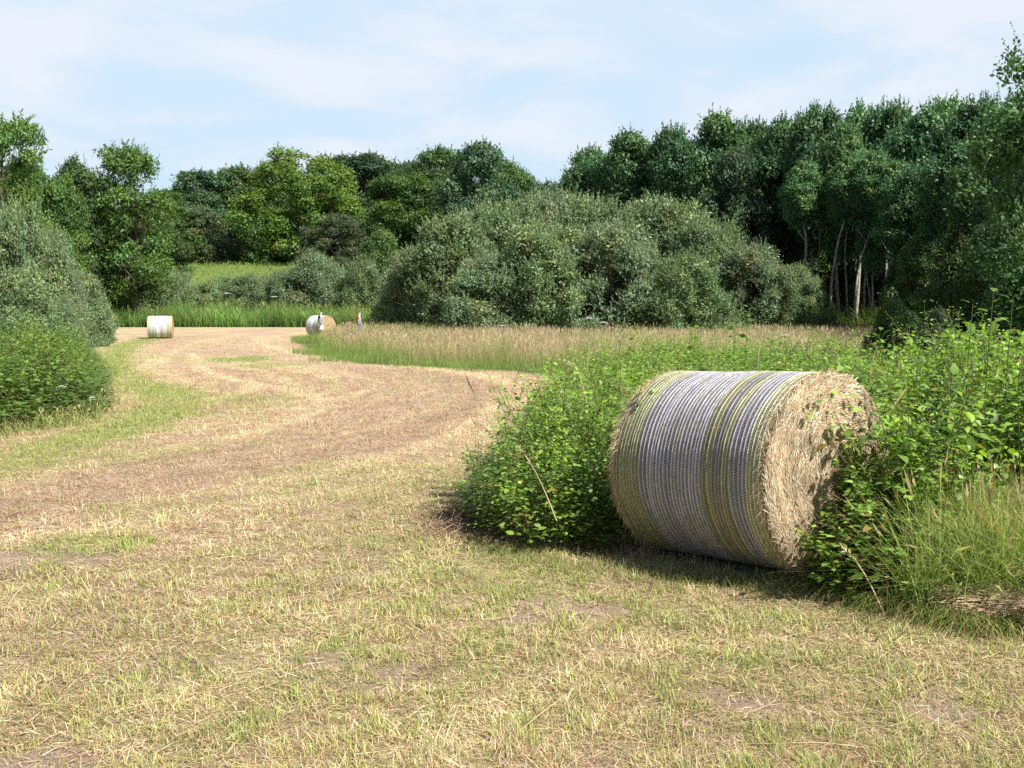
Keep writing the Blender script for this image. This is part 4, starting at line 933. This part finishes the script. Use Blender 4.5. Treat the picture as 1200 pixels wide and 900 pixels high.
# lower storey on and before the bank
gs_ = 'shrubs at the far end of the field'
tree(236, 243, 152, 92, 'bush', 'greyish rounded shrub tree standing left of the sunlit bank', 'shrub_tree', gs_, 1, cat='bush')
tree(120, 232, 98, 80, 'bush', 'dark shrub tree under the open crowned trees', 'shrub_tree', gs_, 0, cat='bush')
tree(182, 248, 128, 80, 'bush', 'dense shrub tree directly above the lone distant bale', 'shrub_tree', gs_, 0, cat='bush')
tree(398, 252, 135, 100, 'bush', 'greyish green shrub tree below the right side of the bright oak', 'shrub_tree', gs_, 1, cat='bush')
tree(445, 270, 110, 70, 'bush', 'dark shrub tree against the left end of the willow mound', 'shrub_tree', gs_, 0, cat='bush')
tree(310, 258, 176, 90, 'bush', 'dark shrub in the shade below the bright oak', 'shrub_tree', gs_, 0, cat='bush')
tree(270, 258, 176, 70, 'bush', 'dark undergrowth shrub above the sunlit bank', 'shrub_tree', gs_, 0, cat='bush')
willow(168, 303, 105, 95, 'rounded green bush behind the reeds above the lone distant bale', 'hedge_bush', gs_, 1)
willow(292, 322, 106, 62, 'low bush below the sunlit grass bank', 'hedge_bush', gs_, 0)
willow(370, 298, 104, 90, 'pale grey bush standing above the bale behind the stake', 'hedge_bush', gs_, 2)
willow(424, 305, 98, 70, 'dark bush in the corner where the field meets the willow mound', 'hedge_bush', gs_, 1)
willow(335, 318, 106, 50, 'small bush right of the sunlit bank', 'hedge_bush', gs_, 1)
willow(240, 330, 105, 60, 'small low bush directly right of and above the lone distant bale', 'hedge_bush', gs_, 0)
for i, (px, top, wp, lab) in enumerate([(208, 318, 60, 'low bush at the left end of the sunlit grass bank'), (262, 324, 60, 'low dark bush under the middle of the sunlit grass bank'), (318, 322, 60, 'low bush before the right end of the sunlit grass bank'), (135, 300, 80, 'bush at the far end of the field beside the silvery bushes'), (385, 312, 90, 'bush right behind the bale by the rough grass')]):
    willow(px, top, 108, wp, lab, 'hedge_bush', gs_, i)
# the willow mound
gw = 'bushes forming the big willow mound'
MOUND = [(948, 326, 56, 60, 'smallest bush at the right foot of the willow mound'), (675, 232, 74, 150, 'wide rear bush filling the crest of the willow mound'), (555, 250, 72, 150, 'wide rear bush filling the left crest of the willow mound'), (760, 240, 72, 150, 'wide rear bush behind the right crest of the willow mound'), (850, 275, 64, 120, 'rear bush on the right slope of the willow mound'), (492, 290, 63, 120, 'leftmost low bush of the willow mound, touching the ground by the field'), (530, 256, 60, 140, 'second bush from the left in the willow mound'),
         (590, 238, 66, 150, 'rear bush at the left crest of the willow mound'), (640, 228, 70, 130, 'highest rear bush in the middle of the willow mound'),
         (640, 262, 56, 150, 'front bush left of centre in the willow mound'), (705, 236, 68, 130, 'rear bush right of the highest point of the willow mound'),
         (720, 262, 55, 150, 'front bush at the centre of the willow mound'), (778, 234, 63, 140, 'rounded bush at the right crest of the willow mound'),
         (828, 258, 60, 120, 'bush on the right slope of the willow mound below the dark wood'), (880, 288, 58, 110, 'lower bush on the right slope of the willow mound'),
         (925, 312, 57, 80, 'rightmost low bush of the willow mound by the pale trunks'), (800, 300, 53, 120, 'low front bush at the right of the willow mound'),
         (575, 300, 56, 130, 'low front bush at the left of the willow mound'), (470, 330, 66, 70, 'smallest bush at the left foot of the willow mound')]
for i, (px, top, Y, wp, lab) in enumerate(MOUND): willow(px, top, Y, wp, lab, 'willow_bush', gw, i)
# left silvery bushes
gl = 'silvery bushes at the left edge'
LB = [(-50, 225, 40, 180, 'tall silvery bush cut by the left picture edge'), (15, 238, 38, 120, 'high rounded silvery bush at the left'),
      (55, 272, 42, 95, 'middle silvery bush stepping down toward the field'), (92, 318, 46, 72, 'lowest silvery bush beside the mown field'),
      (10, 318, 33, 130, 'front silvery bush above the weedy bank'), (62, 345, 38, 80, 'small front silvery bush next to the weedy bank'), (112, 350, 50, 48, 'dark little bush at the corner of the field behind the silvery ones')]
for i, (px, top, Y, wp, lab) in enumerate(LB): willow(px, top, Y, wp, lab, 'willow_bush', gl, i)
# the wood on the right
gt = 'trees of the wood on the right'
WOOD = [(690, 176, 98, 78, 'leftmost tree of the dark wood above the willow mound'), (737, 160, 94, 84, 'second tree from the left end of the dark wood'),
        (786, 152, 90, 84, 'third tree from the left end of the dark wood'), (806, 170, 100, 80, None), (846, 138, 84, 86, 'pointed tree where the wood skyline steps up'), (880, 146, 88, 80, None),
        (912, 144, 78, 86, 'dark wood tree right of the pointed one'), (935, 140, 92, 80, None), (958, 129, 72, 92, 'tree with a pale bent trunk at the left of the birch group'), (1002, 130, 74, 90, 'tree behind the leaning pale trunks'), (985, 150, 66, 70, None),
        (1042, 124, 70, 90, 'tall wood tree above the leaning trunks'), (1075, 130, 62, 90, None), (1095, 122, 66, 90, 'tall tree in the right half of the wood'), (1140, 120, 60, 100, 'tall tree near the right end of the wood skyline'),
        (1180, 118, 56, 90, None), (1215, 112, 58, 110, None), (1025, 180, 60, 60, None), (1120, 170, 50, 100, None), (1165, 160, 42, 110, 'dark shaded tree at the wood edge, right side'), (1205, 150, 36, 130, 'darkest near tree of the wood at the right edge'),
        (1070, 200, 54, 80, 'shaded lower tree beside the leaning trunks'), (1250, 120, 50, 130, None), (1290, 130, 42, 150, None), (1260, 140, 34, 150, None)]
for px, top, Y, wp, lab in WOOD:
    tree(px, top, Y, wp, 'tall', lab or 'unseen tree added beyond the right picture edge to shade the wood', 'wood_tree', gt)
for px, top, Y in [(1440, 60, 33), (1430, 70, 38), (1400, 80, 44), (1370, 90, 50), (1560, 40, 30), (1340, 95, 57)]:  # unseen trees added outside the frame to cast shade on the wood edge
    tree(px, top, Y, 190 if Y < 45 else 150, 'tall', 'unseen tree added beyond the right picture edge to shade the wood', 'wood_tree', gt)
# trees of the deeper wood (the dark behind the trunks)
for i in range(26):
    r = np.random.default_rng(900 + i); Y = r.uniform(74, 104); px = r.uniform(840, 1260)
    tree(px, r.uniform(150, 185), Y, r.uniform(80, 110), 'round_dark', 'dark tree in the depth of the wood on the right', 'wood_tree', 'trees in the depth of the wood')
# shaded underwood
for i, (px, top, Y, wp) in enumerate([(1085, 270, 50, 90), (1130, 250, 42, 110), (1175, 240, 34, 120), (1225, 230, 28, 150), (1060, 300, 54, 60), (1190, 300, 26, 90), (1270, 220, 24, 180), (1150, 310, 36, 80)]):
    tree(px, top, Y, wp, 'bush', 'dark underwood bush in the shade of the right hand wood', 'underwood_bush', 'underwood bushes below the wood', 0, cat='bush')
for i, (px, top, Y, wp) in enumerate([(1000, 300, 88, 80), (940, 290, 90, 80), (1060, 290, 86, 90), (970, 280, 95, 80), (1030, 270, 96, 90), (880, 270, 92, 80), (1110, 270, 84, 90)]):
    tree(px, top, Y, wp, 'bush', 'dark underwood seen between the pale trunks', 'underwood_bush', 'underwood behind the trunks', 0, cat='bush')
tree(1050, 352, 21, 70, 'bush', 'small dark shaded bush in front of the wood, above the weeds', 'shrub', None, 0, cat='bush')
tree(1100, 362, 19, 60, 'bush', 'low dull bush between the shaded bush and the tall shoots', 'shrub', None, 1, cat='bush')

# the sprig tree at the right edge
def near_tree():
    r = np.random.default_rng(4); p = at(1203, 360, 19); root = empty('edge_tree', (p[0], 19, float(ground_z(p[0], 19))))
    acc, cc = crown(61, tall_prof, 1.0, 5.3, 60, 230, .085, .62, .32, (.09, .17, .06), upshoot=.1, sprigs=260, slen=.55, sup=1.2)
    V, F, Cc = acc.arr(); V = V + np.array([0, 0, .9])
    link('crown', mesh_np('crown', V, F, Cc), M_tree, root)
    t = Acc(); k = np.linspace(0, 1, 9); tube(t, np.stack([.15 * np.sin(k * 2), 0 * k, k * 5.6], 1), .07 * (1.1 - k), [.1] * 3, 8)
    for c in cc[:26]:
        e = c + np.array([0, 0, .9]); q = np.linspace(0, 1, 5)[:, None]; s = np.array([.1, 0, e[2] * .7]); tube(t, s + (e - s) * q, .02 * (1.1 - q[:, 0]), [.1] * 3, 5)
    link('trunk', t.mesh('trunk', True), M_bark, root)
    tag(root, 'nearest leafy tree cut by the right picture edge, its top sprig against the sky', 'tree')
near_tree()

# pale visible trunks at the wood edge
def trunk_tree(pts, Y, rad, label, crown_top=200):
    base = at(pts[0][0], 360, Y); root = empty('birch_tree', (base[0], Y, float(ground_z(base[0], Y)))); P = []
    for (px, py) in pts:
        q = at(px, py, Y); P.append([q[0] - base[0], 0, q[2]])
    P[0][2] = -.05; P = densify(np.array(P), 5); k = np.linspace(0, 1, len(P)); P[:, 0] += .05 * np.sin(k * 9); P[:, 1] += .3 * k
    a = Acc(); tube(a, P, rad * (1.15 - .6 * k), [.1] * 3, 8)
    e = P[int(len(P) * .7)]; tube(a, [e, e + np.array([-.35, 0, .45]), e + np.array([-.6, .05, .95])], [rad * .4, rad * .3, rad * .12], [.1] * 3, 6)
    link('trunk', a.mesh('trunk', True), M_birch, root)
    cm = T['tall'][1][0]; c = link('crown', cm, M_tree, root); top = P[-1]
    ct = H + (360 - crown_top) / FPX * Y; hh = ct - top[2] + 1.0; zs = .42
    c.scale = (zs, zs, zs); c.location = (top[0], top[1] + .3, ct - TH_ * zs)
    tag(root, label, 'tree', 'pale stemmed birches at the wood edge')
trunk_tree([(944, 395), (944, 330), (946, 290), (942, 262)], 61, .085, 'upright birch with a bent pale trunk, leftmost of the pale stems', 190)
trunk_tree([(972, 395), (974, 335), (984, 285), (992, 255), (995, 240)], 60, .07, 'birch leaning right with a forked pale trunk', 185)
trunk_tree([(992, 395), (992, 330), (993, 280), (995, 262)], 63, .06, 'thin upright birch just right of the forked leaning one', 190)
trunk_tree([(998, 395), (1004, 335), (1015, 290), (1022, 265)], 59, .062, 'leaning birch in the middle of the pale stems', 180)
trunk_tree([(1010, 395), (1014, 330), (1024, 300), (1030, 285)], 61, .06, 'slender leaning birch second from the right of the pale stems', 190)
trunk_tree([(1036, 395), (1040, 330), (1046, 305), (1050, 290)], 58, .055, 'rightmost dim leaning birch of the pale stems', 190)

trunk_tree([(1022, 395), (1018, 335), (1010, 290), (1004, 262)], 63, .05, 'thin birch leaning left, crossing behind the middle pale stems', 180)
trunk_tree([(962, 395), (960, 330), (962, 290), (960, 260)], 66, .05, 'faint straight birch between the two leftmost pale stems', 185)
trunk_tree([(1060, 395), (1064, 330), (1068, 300), (1070, 280)], 64, .05, 'faintest birch deep in shade at the right end of the pale stems', 180)
# ------------------------------------------------------------------ single tall shoots, flowers, dead stalks
def shoot(px, base_y, top_y, Y, label, seed, leafn=16, ll=.11, lean=.1):
    r = np.random.default_rng(seed); p = at(px, top_y, Y); h = p[2]; root = empty('leafy_shoot', (p[0], Y, float(ground_z(p[0], Y))))
    t = np.linspace(0, 1, 8); a = Acc(); pts = np.stack([lean * h * (t ** 2 - 1) * .3, 0 * t, h * t], 1); tube(a, pts, .008 * (1.1 - .8 * t), [.13, .16, .05], 5)
    link('stem', a.mesh('stem', True), M_weed, root)
    n = leafn; tt = np.linspace(.5, 1, n); P = np.stack([np.interp(tt, t, pts[:, 0]), 0 * tt, h * tt], 1); az = np.arange(n) * 2.5
    D_ = np.stack([np.cos(az), np.sin(az), np.full(n, .45)], 1); Nn = np.stack([-np.cos(az) * .4, -np.sin(az) * .4, np.ones(n)], 1) + r.normal(0, .3, (n, 3))
    L = ll * r.uniform(.6, 1.15, n) * (1.2 - .5 * tt); c = np.array([.15, .27, .05]) * (.8 + .5 * r.random(n)[:, None])
    b = Acc(); b.add(*leaves(P + D_ * .02, D_, Nn, L, L * .55, c)); link('leaves', b.mesh('leaves'), M_weed, root)
    tag(root, label, 'plant', 'leafy shoots rising above the weeds')
shoot(1164, 400, 345, 7.3, 'tallest leafy shoot against the dark wood at the right', 1, 14, .13)
shoot(1187, 400, 352, 7.1, 'leafy shoot with pale leaves nearest the right edge', 2, 12, .14)
shoot(1140, 400, 358, 7.6, 'thin shoot left of the tallest one at the right', 3, 12, .10)
shoot(877, 400, 360, 17.0, 'tallest bright shoot over the weeds above the bale', 4, 22, .20)
shoot(862, 400, 378, 16.5, 'short bright shoot just left of the tallest one above the bale', 5, 18, .2)
shoot(815, 400, 385, 16.0, 'bright shoot over the left half of the bale', 6, 18, .2)
shoot(905, 400, 388, 15.0, 'bright shoot over the middle of the bale', 7, 18, .2)
shoot(1120, 400, 385, 8.2, 'low shoot in front of the low dull bush', 8, 14, .12)
shoot(700, 470, 428, 12.0, 'bushy shoot over the left top corner of the bale', 9, 20, .12)

M_flower = plain('white_flower', (.8, .8, .76))
def hogweed(px, top_y, Y, rad, label):
    r = np.random.default_rng(int(px * 3 + Y)); p = at(px, top_y, Y); gz = float(ground_z(p[0], Y)); h = max(.3, p[2] - gz); root = empty('hogweed', (p[0], Y, gz)); a = Acc()
    tube(a, [(0, 0, 0), (.01, .01, h * .5), (0, 0, h * .93)], [.012, .010, .007], [.16, .22, .07], 6)
    n = 16; az = np.arange(n) * 2.4; rho = rad * np.sqrt((np.arange(n) + .5) / n)
    for k in range(n): tube(a, [(0, 0, h * .93), (rho[k] * math.cos(az[k]), rho[k] * math.sin(az[k]), h - rho[k] * .25)], [.003, .002], [.16, .22, .07], 4)
    link('stem', a.mesh('stem'), M_weed, root); b = Acc(); m = n * 9; k = np.repeat(np.arange(n), 9)
    P = np.stack([rho[k] * np.cos(az[k]), rho[k] * np.sin(az[k]), h - rho[k] * .25], 1) + r.normal(0, rad * .12, (m, 3)) * np.array([1, 1, .25]); D_ = r.normal(size=(m, 3)) * np.array([1, 1, .3])
    b.add(*leaves(P, D_, np.tile([0, 0, 1.], (m, 1)), np.full(m, rad * .28), np.full(m, rad * .24), np.full((m, 3), .8), simple=True)); link('flower_head', b.mesh('flower_head'), M_flower, root)
    lv = Acc(); m = 8; az = np.arange(m) * 2.4; D_ = np.stack([np.cos(az), np.sin(az), np.full(m, .3)], 1); P = np.stack([0 * az, 0 * az, h * np.linspace(.15, .75, m)], 1)
    lv.add(*leaves(P, D_, np.tile([0, 0, 1.], (m, 1)), np.full(m, rad * 1.8), np.full(m, rad * 1.1), np.tile([.12, .2, .05], (m, 1)))); link('leaves', lv.mesh('leaves'), M_weed, root)
    tag(root, label, 'flower', 'white flowering umbels')
hogweed(690, 372, 40, .16, 'white umbel rising from the tan grass left of the bale top')
hogweed(707, 377, 38, .12, 'smaller white umbel beside the one left of the bale top')
hogweed(590, 381, 40, .12, 'white umbel in the tan grass below the willow mound centre left')
hogweed(72, 452, 17.2, .07, 'white umbel in the weedy left bank, leftmost bright one')
hogweed(92, 436, 18.5, .06, 'white umbel in the upper part of the weedy left bank')
hogweed(108, 466, 16.6, .05, 'white umbel at the right side of the weedy left bank')
hogweed(109, 485, 16.2, .05, 'lowest white umbel at the foot of the weedy left bank')
hogweed(920, 392, 24, .09, 'white umbel over the right half of the bale in the weeds')
hogweed(266, 343, 98, .34, 'distant white umbel on the reeds between the two far bales')
hogweed(322, 347, 98, .30, 'distant white umbel on the reeds left of the taped bale')
hogweed(148, 346, 98, .28, 'distant white umbel on the reeds above left of the lone bale')
def stalk(p0, p1, label, w_=.004, col=(.55, .45, .26), seed=0):
    r = np.random.default_rng(seed); p0 = np.array(p0); p1 = np.array(p1); root = empty('dead_stalk', p0); q = np.linspace(0, 1, 9)[:, None]
    P = (p1 - p0) * q + np.array([0, 0, .06]) * np.sin(q * 3.14); a = Acc(); tube(a, P, w_ * (1.2 - .8 * q[:, 0]), col, 5)
    n = 26; t = r.uniform(.62, 1, n); d = (p1 - p0) / np.linalg.norm(p1 - p0); B = (p1 - p0) * t[:, None] + np.array([0, 0, .06]) * np.sin(t * 3.14)[:, None]
    link('stem', a.mesh('stem'), M_hay, root); b = Acc(); D_ = unit(d + r.normal(0, .35, (n, 3))); b.add(*leaves(B, D_, r.normal(size=(n, 3)), np.full(n, .035), np.full(n, .008), np.tile(col, (n, 1)), simple=True)); link('seed_head', b.mesh('seed_head'), M_hay, root)
    tag(root, label, 'stalk', 'dead straw coloured stalks')
stalk(at(652, 610, 7.0), at(604, 520, 6.9), 'dead straw stalk leaning left across the front of the brambles')
stalk(at(688, 476, 8.6), at(672, 428, 8.6), 'thin dead stalk standing above the brambles left of the bale', seed=1)
stalk(at(1040, 730, 5.7), at(985, 640, 5.9), 'dry stalk crossing the lower corner of the hay end', seed=2)
